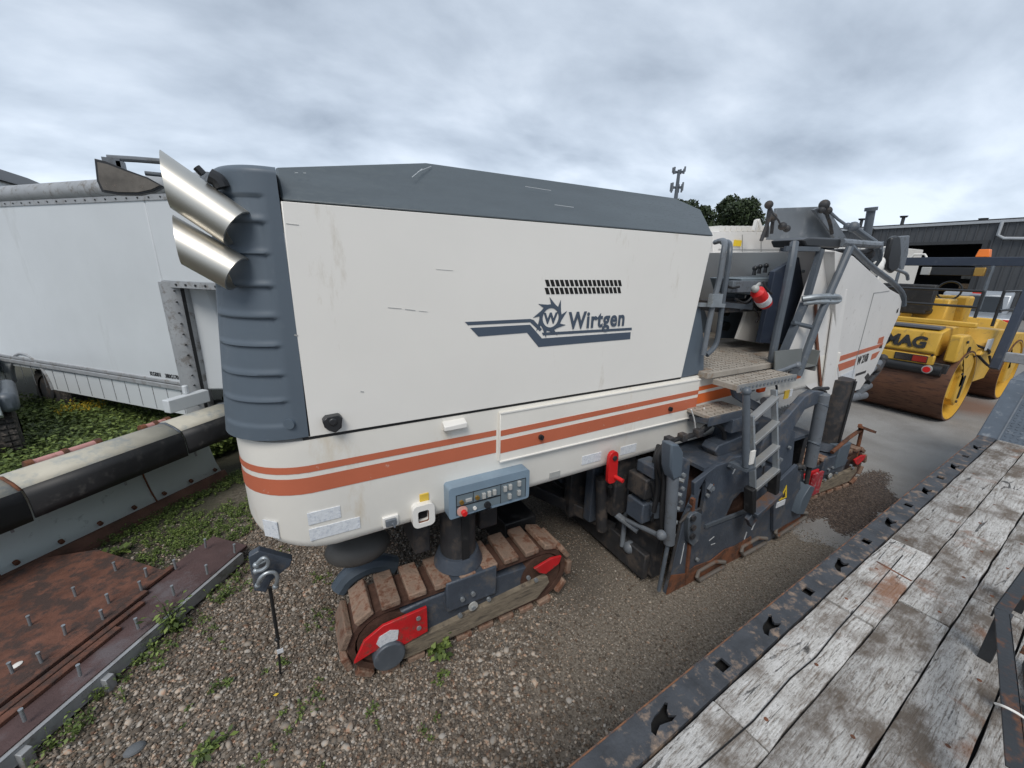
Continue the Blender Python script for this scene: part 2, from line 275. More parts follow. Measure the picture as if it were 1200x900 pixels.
# ---------------------------------------------------------------- helpers
ORG = {}
MXZ = Matrix(((1, 0, 0, 0), (0, 0, -1, 0), (0, 1, 0, 0), (0, 0, 0, 1)))      # drawing plane -> world XZ, facing -Y
MYZ = Matrix(((0, 0, -1, 0), (-1, 0, 0, 0), (0, 1, 0, 0), (0, 0, 0, 1)))     # drawing plane -> YZ, facing -X (x runs to -Y)
def T_(x, y, z): return Matrix.Translation((x, y, z))
def thing(name, label, cat, loc=(0, 0, 0), rz=0.0, group=None, absolute=True):
    o = bpy.data.objects.new(name, None); o.empty_display_size = 0.2; COL.objects.link(o)
    o.location = loc; o.rotation_euler = (0, 0, rz); o['label'] = label; o['category'] = cat
    if group: o['group'] = group
    ORG[o] = Vector(loc) if absolute else Vector((0, 0, 0)); return o
def tag(o, label, cat, group=None):
    o['label'] = label; o['category'] = cat
    if group: o['group'] = group
    return o
def area2(a, b, c): return (b[0] - a[0]) * (c[1] - a[1]) - (b[1] - a[1]) * (c[0] - a[0])
def fill(loops):                       # ear clipping with holes bridged into the outline
    P = [(float(p[0]), float(p[1])) for L in loops for p in L]; idx = []; o = 0
    for L in loops: idx.append(list(range(o, o + len(L)))); o += len(L)
    def sa(I): return sum(P[I[i - 1]][0] * P[I[i]][1] - P[I[i]][0] * P[I[i - 1]][1] for i in range(len(I)))
    out = idx[0] if sa(idx[0]) > 0 else idx[0][::-1]
    holes = [h if sa(h) < 0 else h[::-1] for h in idx[1:]]
    def crosses(p, q, I, J):
        for K in [I] + J:
            for i in range(len(K)):
                a, b = P[K[i - 1]], P[K[i]]
                if a in (p, q) or b in (p, q): continue
                if (area2(p, q, a) > 0) != (area2(p, q, b) > 0) and (area2(a, b, p) > 0) != (area2(a, b, q) > 0): return True
        return False
    while holes:
        h = holes.pop(0); best = None
        for i, a in enumerate(h):
            for j, b in enumerate(out):
                d = (P[a][0] - P[b][0]) ** 2 + (P[a][1] - P[b][1]) ** 2
                if (best is None or d < best[0]) and not crosses(P[a], P[b], out, [h] + holes): best = (d, i, j)
        if best is None: continue
        _, i, j = best; out = out[:j + 1] + h[i:] + h[:i + 1] + out[j:]
    T = []; V = list(out); guard = 0
    while len(V) > 3 and guard < 20000:
        done = False; n = len(V); cand = None
        for i in range(n):
            guard += 1; a, b, c = V[i - 1], V[i], V[(i + 1) % n]; A, B, C = P[a], P[b], P[c]
            ar = area2(A, B, C)
            if ar <= 1e-12: continue
            ok = True
            for k in V:
                p = P[k]
                if k in (a, b, c) or p in (A, B, C): continue
                if area2(A, B, p) >= 0 and area2(B, C, p) >= 0 and area2(C, A, p) >= 0: ok = False; break
            if ok: cand = i; break
        if cand is None:
            ds = [abs(area2(P[V[i - 1]], P[V[i]], P[V[(i + 1) % n]])) for i in range(n)]; V.pop(ds.index(min(ds))); continue
        i = cand; T.append((V[i - 1], V[i], V[(i + 1) % n])); V.pop(i)
    if len(V) == 3: T.append(tuple(V))
    return T
class MB:
    def __init__(s): s.bm = bmesh.new()
    def add(s, me, M=None):
        if M is not None: me.transform(M)
        s.bm.from_mesh(me); bpy.data.meshes.remove(me); return s
    def faces(s, vs, fs):
        v = [s.bm.verts.new(p) for p in vs]
        for f in fs:
            try: s.bm.faces.new([v[i] for i in f])
            except ValueError: pass
        return s
    def hexa(s, p): # 8 points bottom 0-3, top 4-7
        return s.faces(p, [(3, 2, 1, 0), (4, 5, 6, 7), (0, 1, 5, 4), (1, 2, 6, 5), (2, 3, 7, 6), (3, 0, 4, 7)])
    def box(s, x0, x1, y0, y1, z0, z1, M=None):
        p = [Vector(q) for q in ((x0, y0, z0), (x1, y0, z0), (x1, y1, z0), (x0, y1, z0), (x0, y0, z1), (x1, y0, z1), (x1, y1, z1), (x0, y1, z1))]
        if M is not None: p = [M @ q for q in p]
        return s.hexa(p)
    def beam(s, a, b, w, h=None, up=(0, 0, 1)):
        h = h or w; a = Vector(a); b = Vector(b); d = (b - a).normalized(); u = Vector(up)
        if abs(d.dot(u)) > 0.97: u = Vector((0, 1, 0))
        r = d.cross(u).normalized() * w / 2; u = r.cross(d).normalized() * h / 2
        return s.hexa([a - r - u, a + r - u, b + r - u, b - r - u, a - r + u, a + r + u, b + r + u, b - r + u])
    def cyl(s, a, b, r, r2=None, n=20, cap=True):
        r2 = r if r2 is None else r2; a = Vector(a); b = Vector(b); d = (b - a).normalized()
        u = d.orthogonal().normalized(); v = d.cross(u)
        A = [s.bm.verts.new(a + (u * math.cos(t) + v * math.sin(t)) * r) for t in [2 * math.pi * i / n for i in range(n)]]
        B = [s.bm.verts.new(b + (u * math.cos(t) + v * math.sin(t)) * r2) for t in [2 * math.pi * i / n for i in range(n)]]
        for i in range(n): s.bm.faces.new((A[i], A[(i + 1) % n], B[(i + 1) % n], B[i]))
        if cap: s.bm.faces.new(A[::-1]); s.bm.faces.new(B)
        return s
    def tube(s, pts, r, n=10, close=False, smooth=0):
        P = [Vector(p) for p in pts]
        for _ in range(smooth):
            Q = [P[0]]
            for i in range(len(P) - 1):
                Q += [P[i] * .75 + P[i + 1] * .25, P[i] * .25 + P[i + 1] * .75]
            P = Q + [P[-1]]
        rings = []; up = None; m = len(P)
        for i, p in enumerate(P):
            if close: d = (P[(i + 1) % m] - P[i - 1]).normalized()
            else: d = (P[min(i + 1, m - 1)] - P[max(i - 1, 0)]).normalized()
            if up is None: up = d.orthogonal().normalized()
            up = (up - d * up.dot(d)); up = up.normalized() if up.length > 1e-6 else d.orthogonal().normalized()
            v = d.cross(up)
            rr = r[i] if hasattr(r, '__len__') else r
            rings.append([s.bm.verts.new(p + (up * math.cos(2 * math.pi * k / n) + v * math.sin(2 * math.pi * k / n)) * rr) for k in range(n)])
        for i in range(m if close else m - 1):
            A = rings[i]; B = rings[(i + 1) % m]
            for k in range(n): s.bm.faces.new((A[k], A[(k + 1) % n], B[(k + 1) % n], B[k]))
        if not close: s.bm.faces.new(rings[0][::-1]); s.bm.faces.new(rings[-1])
        return s
    def ball(s, c, r, n=12, sc=(1, 1, 1)):
        m = Matrix.Translation(c) @ Matrix.Diagonal((*sc, 1)); bmesh.ops.create_uvsphere(s.bm, u_segments=n, v_segments=n // 2 + 1, radius=r, matrix=m); return s
    def grid(s, f, nu, nv, flip=False):
        V = [[s.bm.verts.new(f(i / nu, j / nv)) for j in range(nv + 1)] for i in range(nu + 1)]
        for i in range(nu):
            for j in range(nv):
                q = (V[i][j], V[i + 1][j], V[i + 1][j + 1], V[i][j + 1]); s.bm.faces.new(q[::-1] if flip else q)
        return s
    def plate(s, loops, th, M):          # filled outline with holes, thickness th centred on the plane
        tris = fill(loops)
        P = [p for L in loops for p in L]; F = [s.bm.verts.new(M @ Vector((p[0], p[1], th / 2))) for p in P]; B = [s.bm.verts.new(M @ Vector((p[0], p[1], -th / 2))) for p in P]
        for t in tris:
            for V in (F, B):
                try: s.bm.faces.new([V[i] for i in t])
                except ValueError: pass
        o = 0
        for L in loops:
            n = len(L)
            for i in range(n):
                j = (i + 1) % n
                try: s.bm.faces.new((F[o + i], F[o + j], B[o + j], B[o + i]))
                except ValueError: pass
            o += n
        return s
    def text(s, body, size, th, M, offset=0.0, shear=0.0, align='LEFT', sx=1.0, space=1.0):
        cu = bpy.data.curves.new('t', 'FONT'); cu.body = body; cu.size = size; cu.extrude = th / 2; cu.offset = offset; cu.shear = shear; cu.align_x = align; cu.space_character = space; cu.resolution_u = 4
        return s._curve(cu, M @ Matrix.Diagonal((sx, 1, 1, 1)))
    def _curve(s, cu, M):
        ob = bpy.data.objects.new('tmp', cu); COL.objects.link(ob)
        me = bpy.data.meshes.new_from_object(ob.evaluated_get(bpy.context.evaluated_depsgraph_get()))
        bpy.data.objects.remove(ob); bpy.data.curves.remove(cu); return s.add(me, M)
    def build(s, name, m, parent=None, bevel=0.0, smooth=True, ang=35, kind=None, label=None):
        me = bpy.data.meshes.new(name)
        bmesh.ops.remove_doubles(s.bm, verts=s.bm.verts, dist=1e-5)
        bmesh.ops.recalc_face_normals(s.bm, faces=s.bm.faces)
        root = parent
        while root is not None and root.parent is not None: root = root.parent
        if root is not None and root in ORG: bmesh.ops.translate(s.bm, verts=s.bm.verts, vec=-ORG[root])
        s.bm.to_mesh(me); s.bm.free(); me.materials.append(m)
        if smooth: me.shade_smooth(); me.set_sharp_from_angle(angle=R(ang))
        o = bpy.data.objects.new(name, me); COL.objects.link(o); o.parent = parent
        if bevel:
            b = o.modifiers.new('bevel', 'BEVEL'); b.width = bevel; b.segments = 2; b.limit_method = 'ANGLE'; b.angle_limit = R(50)
        if kind: o['kind'] = kind
        if label: o['label'] = label
        return o
def inst(src, parent, M):
    o = src.copy(); COL.objects.link(o); o.parent = parent; o.matrix_parent_inverse = Matrix(); o.matrix_basis = M; return o
def copy_tree(o, loc=None, rz=None, label=None):
    c = o.copy(); COL.objects.link(c)
    if loc is not None: c.location = loc
    if rz is not None: c.rotation_euler = (0, 0, rz)
    if label: c['label'] = label
    for ch in list(o.children):
        d = ch.copy(); COL.objects.link(d); d.parent = c
        for g in list(ch.children):
            e = g.copy(); COL.objects.link(e); e.parent = d
    return c
def npmesh(name, verts, faces, m, shade=None, kind=None, parent=None, smooth=False):
    me = bpy.data.meshes.new(name); k = faces.shape[1]
    me.vertices.add(len(verts)); me.vertices.foreach_set('co', verts.astype(np.float32).ravel())
    me.loops.add(faces.size); me.loops.foreach_set('vertex_index', faces.astype(np.int32).ravel())
    me.polygons.add(len(faces)); me.polygons.foreach_set('loop_start', np.arange(0, faces.size, k, dtype=np.int32))
    try: me.polygons.foreach_set('loop_total', np.full(len(faces), k, dtype=np.int32))
    except Exception: pass
    me.update(calc_edges=True)
    if shade is not None:
        a = me.attributes.new('shade', 'FLOAT', 'POINT'); a.data.foreach_set('value', shade.astype(np.float32))
    if smooth: me.shade_smooth()
    me.materials.append(m); me.validate()
    o = bpy.data.objects.new(name, me); COL.objects.link(o)
    if kind: o['kind'] = kind
    if parent is not None: o.parent = parent
    return o
def xz(pts): return [(p[0], p[2]) if len(p) == 3 else p for p in pts]
def rect(x0, x1, z0, z1): return [(x0, z0), (x1, z0), (x1, z1), (x0, z1)]
def circ(cx, cz, r, n=20, sz=1.0): return [(cx + r * math.cos(2 * math.pi * i / n), cz + sz * r * math.sin(2 * math.pi * i / n)) for i in range(n)]

# ---------------------------------------------------------------- ground
g = MB()
def gz(u, v):
    x = -120 + 420 * u; y = -120 + 360 * v; return Vector((x, y, 0))
g.grid(gz, 30, 30)
gro = g.build('ground', GRD); gro['kind'] = 'structure'

# ================================================================ MILLING MACHINE
mm = thing('milling_machine', 'large cream and slate road milling machine on crawler tracks standing on gravel', 'milling machine', (3.2, 3.3, 0))
Y0 = 2.1
# ---- hood core, side panel, roof
c = MB(); c.box(0.06, 2.74, Y0 + .012, 4.42, 1.752, 2.84); c.build('engine_housing', W, mm)
hp = MB(); hp.plate([[(0.004, 1.762), (2.728, 1.762), (2.858, 2.842), (0.020, 2.842)]], 0.022, T_(0, Y0, 0) @ MXZ)
panel = hp.build('hood_side_panel', W, mm, bevel=0.004)
# roof: side slope then flat
rf = MB()
y1, y2 = Y0 - .006, 2.36
A = [(0.022, y1, 2.847), (2.872, y1, 2.847)]; 
Bp = [(0.016, 2.30, 3.005), (0.742, y2, 3.125), (2.70, y2, 3.125), (2.90, 2.26, 3.045)]
def mir(p): return (p[0], 6.56 - p[1], p[2])
vs = A + Bp + [mir(p) for p in A] + [mir(p) for p in Bp]
rf.faces(vs, [(0, 1, 5, 4, 3, 2), (6, 8, 9, 10, 11, 7), (2, 3, 9, 8), (3, 4, 10, 9), (4, 5, 11, 10), (1, 7, 11, 5), (0, 2, 8, 6), (0, 6, 7, 1)])
roof = rf.build('hood_roof', HG, mm, bevel=0.012, ang=20)
sc = MB(); 
for (a, b, w) in (((0.636, 2.200, 3.029), (0.708, 2.300, 3.086), .0025), ((0.677, 2.200, 3.065), (0.765, 2.300, 3.109), .003), ((0.091, 2.250, 2.979), (0.105, 2.250, 2.981), .004), ((0.126, 2.250, 2.983), (0.137, 2.250, 2.984), .004), ((1.331, 2.250, 3.060), (1.515, 2.250, 3.055), .0015), ((1.486, 2.200, 2.961), (1.628, 2.200, 2.958), .0015)):
    zt = lambda p: (p[0], Y0 - .006 + (p[2] - 2.847) * (0.266 / 0.278) - .0035, p[2])
    sc.beam(zt(a), zt(b), w, .002)
sc.build('paint_scratches', SLW, roof, kind='stuff')
# dark scuffs on the side panel
sc = MB()
for (a, b, w) in (((0.434, 2.100, 2.386), (0.502, 2.100, 2.378), .002), ((0.519, 2.100, 2.375), (0.572, 2.100, 2.367), .003), ((0.590, 2.100, 2.364), (0.636, 2.100, 2.358), .0015), ((0.029, 2.100, 2.754), (0.078, 2.100, 2.751), .0015), ((0.269, 2.100, 1.966), (0.285, 2.100, 1.961), .005), ((0.005, 2.100, 2.274), (0.019, 2.100, 2.269), .008), ((0.690, 2.100, 2.575), (0.784, 2.100, 2.570), .001)):
    sc.beam((a[0], Y0 - .0125, a[2]), (b[0], Y0 - .0125, b[2]), .0015, w, up=(0, 0, 1))
sc.build('scuff_marks', SLD, panel, kind='stuff')
# grille slots
gs = MB()
for row in range(2):
    for i in range(17):
        x = 1.366 + i * .0362; z = 2.438 + row * .047
        gs.plate([[(x + .016, z), (x + .041, z), (x + .025, z + .039), (x, z + .039)]], .002, T_(0, Y0 - .012, 0) @ MXZ)
gs.build('ventilation_grille', VNT, panel)
# swoosh and lettering
def dec(name, loops, m, par, th=.002, y=Y0 - .0122):
    return MB().plate(loops, th, T_(0, y, 0) @ MXZ).build(name, m, par, smooth=False)
for L_ in ([(0.847, 2.295), (1.271, 2.294), (1.296, 2.287), (1.359, 2.227), (1.345, 2.214), (1.272, 2.274), (0.866, 2.276)],
        [(1.360, 2.205), (2.117, 2.197), (2.120, 2.179), (1.369, 2.187)],
        [(0.879, 2.260), (1.272, 2.259), (1.362, 2.169), (2.112, 2.165), (2.114, 2.115), (1.340, 2.116), (1.252, 2.211), (0.929, 2.208)]):
    dec('decal_bar', [L_], LG, panel)
gcx, gcz = (1.420, 2.295)
teeth = []
for i in range(9):
    a0 = -2 * math.pi * i / 9 + .2; r0, r1 = .083, .128
    teeth += [(gcx + r0 * math.cos(a0), gcz + r0 * math.sin(a0)), (gcx + r1 * math.cos(a0 + .10), gcz + r1 * math.sin(a0 + .10)), (gcx + r0 * 1.02 * math.cos(a0 - .42), gcz + r0 * 1.02 * math.sin(a0 - .42))]
dec('gear_emblem', [teeth, circ(gcx, gcz, .060, 28)], LG, panel, y=Y0 - .0135)
MB().text('W', .092, .002, T_(gcx, Y0 - .0125, gcz - .034) @ MXZ, offset=.0035, align='CENTER').build('emblem_letter', LG, panel, smooth=False)
MB().text('Wirtgen', .150, .003, T_(1.562, Y0 - .0145, 2.219) @ MXZ, offset=.0042, sx=.86, space=1.11).build('lettering', LG, panel, smooth=False)
# latch
l = MB(); l.plate([[(.075, 1.848), (.092, 1.865), (.155, 1.868), (.168, 1.850), (.160, 1.800), (.130, 1.778), (.100, 1.795), (.082, 1.815)]], .05, T_(0, Y0 - .03, 0) @ MXZ); l.cyl((.122, Y0 - .052, 1.84), (.122, Y0 - .064, 1.84), .02, n=14)
l.build('hood_latch', BKP, mm, bevel=.006)
# seal strip below the hood
s = MB(); s.box(-.02, 2.74, Y0 + .004, Y0 + .03, 1.742, 1.763); s.build('hood_seal', BK, mm)
# end frame triangle (slate) right of hood
MB().plate([[(2.728, 1.745), (3.03, 1.76), (2.98, 2.0), (2.86, 2.31), (2.80, 2.33)]], .05, T_(0, Y0 + .035, 0) @ MXZ).build('hood_end_frame', CG, mm, bevel=.004)
MB().box(2.742, 2.79, Y0 + .06, 4.4, 1.752, 2.84).build('rear_bulkhead', NV, mm)

# ---- wrapped ribbed corner cover
def corner(th, z):                       # th 0 = straight side, pi/2 = end wall
    k = (z - 1.76) / 1.2; r = 0.34 - .06 * k; lean = 0.075 * k
    cx_, cy_ = .02 - .0, Y0 + r
    xo = max(0.0, k) * 0.0
    return cx_, cy_, r, lean
def cov(u, v):
    z = 1.765 + v * 1.21
    L1, L2, L3 = .07, .50, 1.6
    d = u * 2.2
    k = v; r = .33
    cx_, cy_ = -.0 - .0, Y0 + r
    ridge = 0.0
    f = (z - 1.83) / .134; band = f - math.floor(f)
    if z < 2.86 and z > 1.83 and .085 < d < 1.9:
        ed = min(1, (d - .085) / .012) * max(0.0, min(1, (.50 - d) / .06))
        if band > .90: ridge = -.0 * ed
        else: ridge = -.015 * ed * min(1, band / .12 if band < .12 else 1) * (0.35 + .65 * band)
    if z > 2.95: ridge = -.03 * min(1, (z - 2.95) / .025) ** 2
    if d < .02 or (.02 <= d < .05): pass
    x0 = .016
    if d < .05:
        p = Vector((x0 - d, Y0, 0)); n = Vector((0, -1, 0))
    elif d < .05 + r * math.pi / 2:
        t = (d - .05) / r; n = Vector((-math.sin(t), -math.cos(t), 0)); p = Vector((x0 - .05, Y0 + r, 0)) + n * r
    else:
        e = d - .05 - r * math.pi / 2; p = Vector((x0 - .05 - r, Y0 + r + e, 0)); n = Vector((-1, 0, 0))
    p = p + n * ridge
    p.x += max(0, -(p.x - x0)) * .30 * v
    p.y -= .011
    return Vector((p.x, p.y, z))
cc = MB(); cc.grid(cov, 110, 150, flip=True)
cover = cc.build('ribbed_corner_cover', CG, mm, ang=60)
# cap of the cover
cp = MB(); top = [cov(i / 40, 1.0) for i in range(41)]
cp.faces([tuple(p) for p in top] + [(.016, top[-1].y, 2.975)], [tuple(range(42))]); cp.build('cover_top', CG, mm)
MB().cyl((-.062, 2.10, 1.845), (-.07, 2.085, 1.845), .026, n=16).build('cover_socket', CG, cover)

# ---- lower body shell
def rise(x): return 0 if x < 1.06 else (.013 * (x - 1.06) if x < 2.96 else .025 + .015 + .03 * (x - 2.96))
def bpath(d, off=0.0):                   # d = distance from (5.38, Y0) towards the left then round the corner
    r = .345; xe = .015
    if d < 5.38 - xe: p = Vector((5.38 - d, Y0, 0)); n = Vector((0, -1, 0))
    elif d < 5.38 - xe + r * math.pi / 2:
        t = (d - 5.38 + xe) / r; n = Vector((-math.sin(t), -math.cos(t), 0)); p = Vector((xe, Y0 + r, 0)) + n * r
    else: p = Vector((xe - r, Y0 + r + d - (5.38 - xe + r * math.pi / 2), 0)); n = Vector((-1, 0, 0))
    return p + n * off, n
DS = [0, .28, .30, 1.0, 1.5, 1.52, 2.0, 2.4, 3, 3.6, 4.3, 5.0, 5.3] + [5.365 + .345 * math.pi / 2 * i / 12 for i in range(13)] + [6.1, 6.9, 7.6]
def zbot(d):
    x = 5.38 - d
    if d > 5.3: return 1.08 + .20 * min(1, (d - 5.30) / .75) ** 1.3
    if x > 3.87: return 1.36 + (x - 3.87) * .03
    return 1.08 + .015 * min(x, 3) 
b = MB(); rows = []
for d in DS:
    p, n = bpath(d); zb = zbot(d); zt = 1.745 + .0 if d < 2.3 or True else 0
    col = [Vector((p.x, p.y, zt)) - n * .03, Vector((p.x, p.y, zt - .004))]
    for z, o in ((zb + .06, 0), (zb + .02, -.01), (zb, -.035), (zb + .01, -.12)):
        q = p + n * o; col.append(Vector((q.x, q.y, z)))
    rows.append([b.bm.verts.new(v) for v in col])
for i in range(len(rows) - 1):
    for j in range(5): b.bm.faces.new((rows[i][j], rows[i][j + 1], rows[i + 1][j + 1], rows[i + 1][j]))
body = b.build('lower_body', WB, mm, ang=50)
# under body closing plate and far wall
MB().plate([[(-.28, 2.4), (0.0, 2.2), (3.8, 2.2), (3.8, 4.4), (-.28, 4.4)]], .03, T_(0, 0, 1.16)).build('belly_plate', DK, mm)
MB().plate([[(3.8, 2.2), (5.3, 2.2), (5.3, 4.4), (3.8, 4.4)]], .03, T_(0, 0, 1.47)).build('belly_plate', DK, mm)
MB().box(-.3, 5.3, 4.42, 4.46, 1.15, 1.74).build('far_side_wall', WB, mm)
def stripe(d0, d1, z0, z1, m, y=.0025):
    s = MB(); n = max(2, int((d1 - d0) / .05)); R_ = []
    for i in range(n + 1):
        d = d0 + (d1 - d0) * i / n; p, nn = bpath(d, y); r_ = rise(5.38 - d)
        R_.append([s.bm.verts.new((p.x, p.y, z0 + r_)), s.bm.verts.new((p.x, p.y, z1 + r_))])
    for i in range(n): s.bm.faces.new((R_[i][0], R_[i][1], R_[i + 1][1], R_[i + 1][0]))
    return s.build('stripe', m, body)
dd = lambda x: 5.38 - x
for z0, z1 in ((1.566, 1.604), (1.447, 1.538)):
    stripe(dd(1.055), 5.90, z0, z1, OR1); stripe(dd(4.62), dd(2.965), z0, z1, OR2)
# raised flap with its own stripes
fl = MB(); fl.plate([[(1.070, 1.386), (2.955, 1.392), (2.955, 1.727), (1.070, 1.722)]], .024, T_(0, Y0 - .012, 0) @ MXZ)
flap = fl.build('side_flap', WB, mm, bevel=.004)
for z0, z1 in ((1.566, 1.604), (1.447, 1.538)):
    MB().plate([[(1.075, z0), (2.95, z0 + .025), (2.95, z1 + .025), (1.075, z1)]], .002, T_(0, Y0 - .0252, 0) @ MXZ).build('stripe', OR1, flap, smooth=False)
lip = MB(); lip.box(1.070, 2.955, Y0 - .032, Y0 - .022, 1.385, 1.392); lip.box(1.070, 2.955, Y0 - .03, Y0 - .0245, 1.716, 1.724); lip.build('flap_lip', W, flap)
for x, z in ((1.375, 1.505), (2.62, 1.512)):
    k = MB(); k.cyl((x, Y0 - .024, z), (x, Y0 - .045, z), .018, n=14); k.box(x - .006, x + .006, Y0 - .052, Y0 - .040, z - .016, z + .016); k.build('flap_latch', BKP, flap)
# small fittings on the lower body
x, _, z = (0.772, 2.050, 1.695)
MB().hexa([(x - .07, Y0 - .045, z - .02), (x + .07, Y0 - .045, z - .02), (x + .065, Y0 + .01, z - .035), (x - .065, Y0 + .01, z - .035), (x - .07, Y0 - .045, z + .006), (x + .07, Y0 - .045, z + .012), (x + .07, Y0 + .01, z + .03), (x - .07, Y0 + .01, z + .03)]).build('side_lamp', W, mm, bevel=.004)
x, _, z = (0.576, 2.100, 1.254)
MB().box(x - .028, x + .028, Y0 - .008, Y0 + .005, z - .028, z + .028).build('yellow_reflector', YL, mm, bevel=.003)
x, _, z = (0.371, 2.090, 1.159)
q = MB(); q.box(x - .045, x + .045, Y0 - .014, Y0 + .01, z - .035, z + .035); sk = q.build('socket_plate', W, mm, bevel=.004)
q = MB(); q.box(x - .032, x + .03, Y0 - .030, Y0 - .012, z - .02, z + .022); q.cyl((x + .005, Y0 - .03, z + .0), (x + .018, Y0 - .036, z - .03), .006, n=8); q.build('power_socket', GS, sk, bevel=.004)
x, _, z = (0.558, 2.090, 1.159)
def rr(cx_, cz_, w, h, r=.02, n=5):
    P = []
    for sx, sz, a0 in ((1, 1, 0), (-1, 1, 90), (-1, -1, 180), (1, -1, 270)):
        for i in range(n + 1):
            a = R(a0 + 90 * i / n); P.append((cx_ + sx * (w / 2 - r) + r * math.cos(a), cz_ + sz * (h / 2 - r) + r * math.sin(a)))
    return P
q = MB(); q.plate([rr(x, z, .135, .15, .035), rr(x - .002, z - .004, .066, .078, .012)], .05, T_(0, Y0 - .022, 0) @ MXZ); ff = q.build('filler_frame', W, mm, bevel=.005)
MB().box(x - .034, x + .032, Y0 - .004, Y0 - .001, z - .044, z + .036).build('filler_recess', VNT, ff)
q = MB(); q.plate([rr(x, z, .082, .094, .016), rr(x - .002, z - .004, .062, .074, .012)], .012, T_(0, Y0 - .036, 0) @ MXZ); q.build('rust_rim', RS, ff)
# stickers
for (a, b, m_, nm) in (((-0.047, 2.100, 1.359), (0.113, 2.100, 1.247), LBL, 'warning_label'), ((-0.049, 2.100, 1.267), (0.206, 2.100, 1.144), LBL, 'warning_label'), ((1.767, 2.100, 1.246), (1.950, 2.100, 1.212), LBL, 'warning_label'), ((2.147, 2.100, 1.235), (2.314, 2.100, 1.215), LBL, 'warning_label'), ((1.483, 2.100, 1.190), (1.574, 2.100, 1.160), BTN, 'socket_cover')):
    xx = sorted((a[0], b[0])); zc = (a[2] + b[2]) / 2; h = .05 if nm == 'warning_label' else .03
    MB().box(xx[0], xx[1], Y0 - .004, Y0 + .002, zc - h / 1.3, zc + h / 1.6).build(nm, m_, mm)
q = MB()
for ang0 in range(3):
    pass
p_, n_ = bpath(5.365 + .345 * .75, .004); M_lab = Matrix.Translation((p_.x, p_.y, 1.24)) @ Matrix.Rotation(math.atan2(n_.y, n_.x) + math.pi / 2, 4, 'Z')
MB().box(-.045, .045, -.002, .003, -.05, .05, M_lab).build('warning_label', LBL, mm)
# ---- remote control panel box
cb = MB(); x0, x1, z0, z1 = .700, 1.262, 1.108, 1.322
cb.plate([rr((x0 + x1) / 2, (z0 + z1) / 2, x1 - x0, z1 - z0, .02)], .09, T_(0, Y0 - .043, 0) @ MXZ)
box_ = cb.build('control_box', PANB, mm, bevel=.008)
MB().plate([rect(x0 + .045, x1 - .03, z0 + .022, z1 - .055)], .004, T_(0, Y0 - .0892, 0) @ MXZ).build('control_face', PANF, box_)
ln = MB()
for a in (rect(x0 + .045, x1 - .03, z1 - .057, z1 - .053), rect(x0 + .044, x0 + .048, z0 + .02, z1 - .055), rect(x0 + .155, x0 + .158, z0 + .085, z1 - .055), rect(x0 + .345, x0 + .348, z0 + .022, z1 - .055), rect(x0 + .045, x0 + .346, z0 + .078, z0 + .086), rect(x1 - .033, x1 - .03, z0 + .022, z1 - .055)):
    ln.plate([a], .002, T_(0, Y0 - .0922, 0) @ MXZ)
ln.build('panel_lines', BP, box_)
for (bx, bz) in ((.225, .115), (.262, .118), (.298, .120), (.375, .122), (.412, .126), (.478, .134), (.478, .066), (.408, .060)):
    MB().box(x0 + bx - .011, x0 + bx + .011, Y0 - .108, Y0 - .09, z0 + bz - .018, z0 + bz + .018).build('push_button', BTN, box_, bevel=.002)
for (bx, bz) in ((.078, .108), (.182, .112)):
    MB().cyl((x0 + bx, Y0 - .09, z0 + bz), (x0 + bx, Y0 - .104, z0 + bz), .014, n=14).build('key_switch', GLD, box_)
MB().box(x0 + .105, x0 + .145, Y0 - .10, Y0 - .09, z0 + .10, z0 + .122).build('display', BTN, box_, bevel=.002)
MB().cyl((x0 + .082, Y0 - .09, z0 + .046), (x0 + .082, Y0 - .098, z0 + .046), .034, n=20).build('emergency_ring', mat('faded_salmon', (.62, .36, .30), .5), box_)
MB().cyl((x0 + .088, Y0 - .098, z0 + .040), (x0 + .088, Y0 - .125, z0 + .040), .018, n=16).build('emergency_button', RDL, box_, bevel=.003)
MB().cyl((x0 + .165, Y0 - .09, z0 + .042), (x0 + .165, Y0 - .10, z0 + .042), .012, n=12).build('indicator', W, box_)
MB().cyl((x0 + .25, Y0 - .09, z0 + .042), (x0 + .25, Y0 - .108, z0 + .042), .022, n=14).build('rotary_switch', BKP, box_)
# ---- red locking lever
q = MB(); L_ = [(1.996 + .045 * math.cos(a), 1.235 + .045 * math.sin(a)) for a in [math.pi * i / 8 for i in range(9)]] + [(1.958 - .0, 1.04), (1.975, 1.012), (2.02, 1.008), (2.052, 1.03), (2.047, 1.10)]
q.plate([L_], .03, T_(.018, Y0 - .06, 0) @ MXZ); lv = q.build('locking_lever', RDL, mm, bevel=.006)
MB().cyl((2.02, Y0 - .07, 1.225), (2.02, Y0 - .085, 1.225), .02, n=14).build('pivot_cap', DK, lv)
MB().cyl((2.045, Y0 - .05, 1.06), (2.06, Y0 - .145, 1.055), .017, n=12).build('handle_pin', RDL, lv)

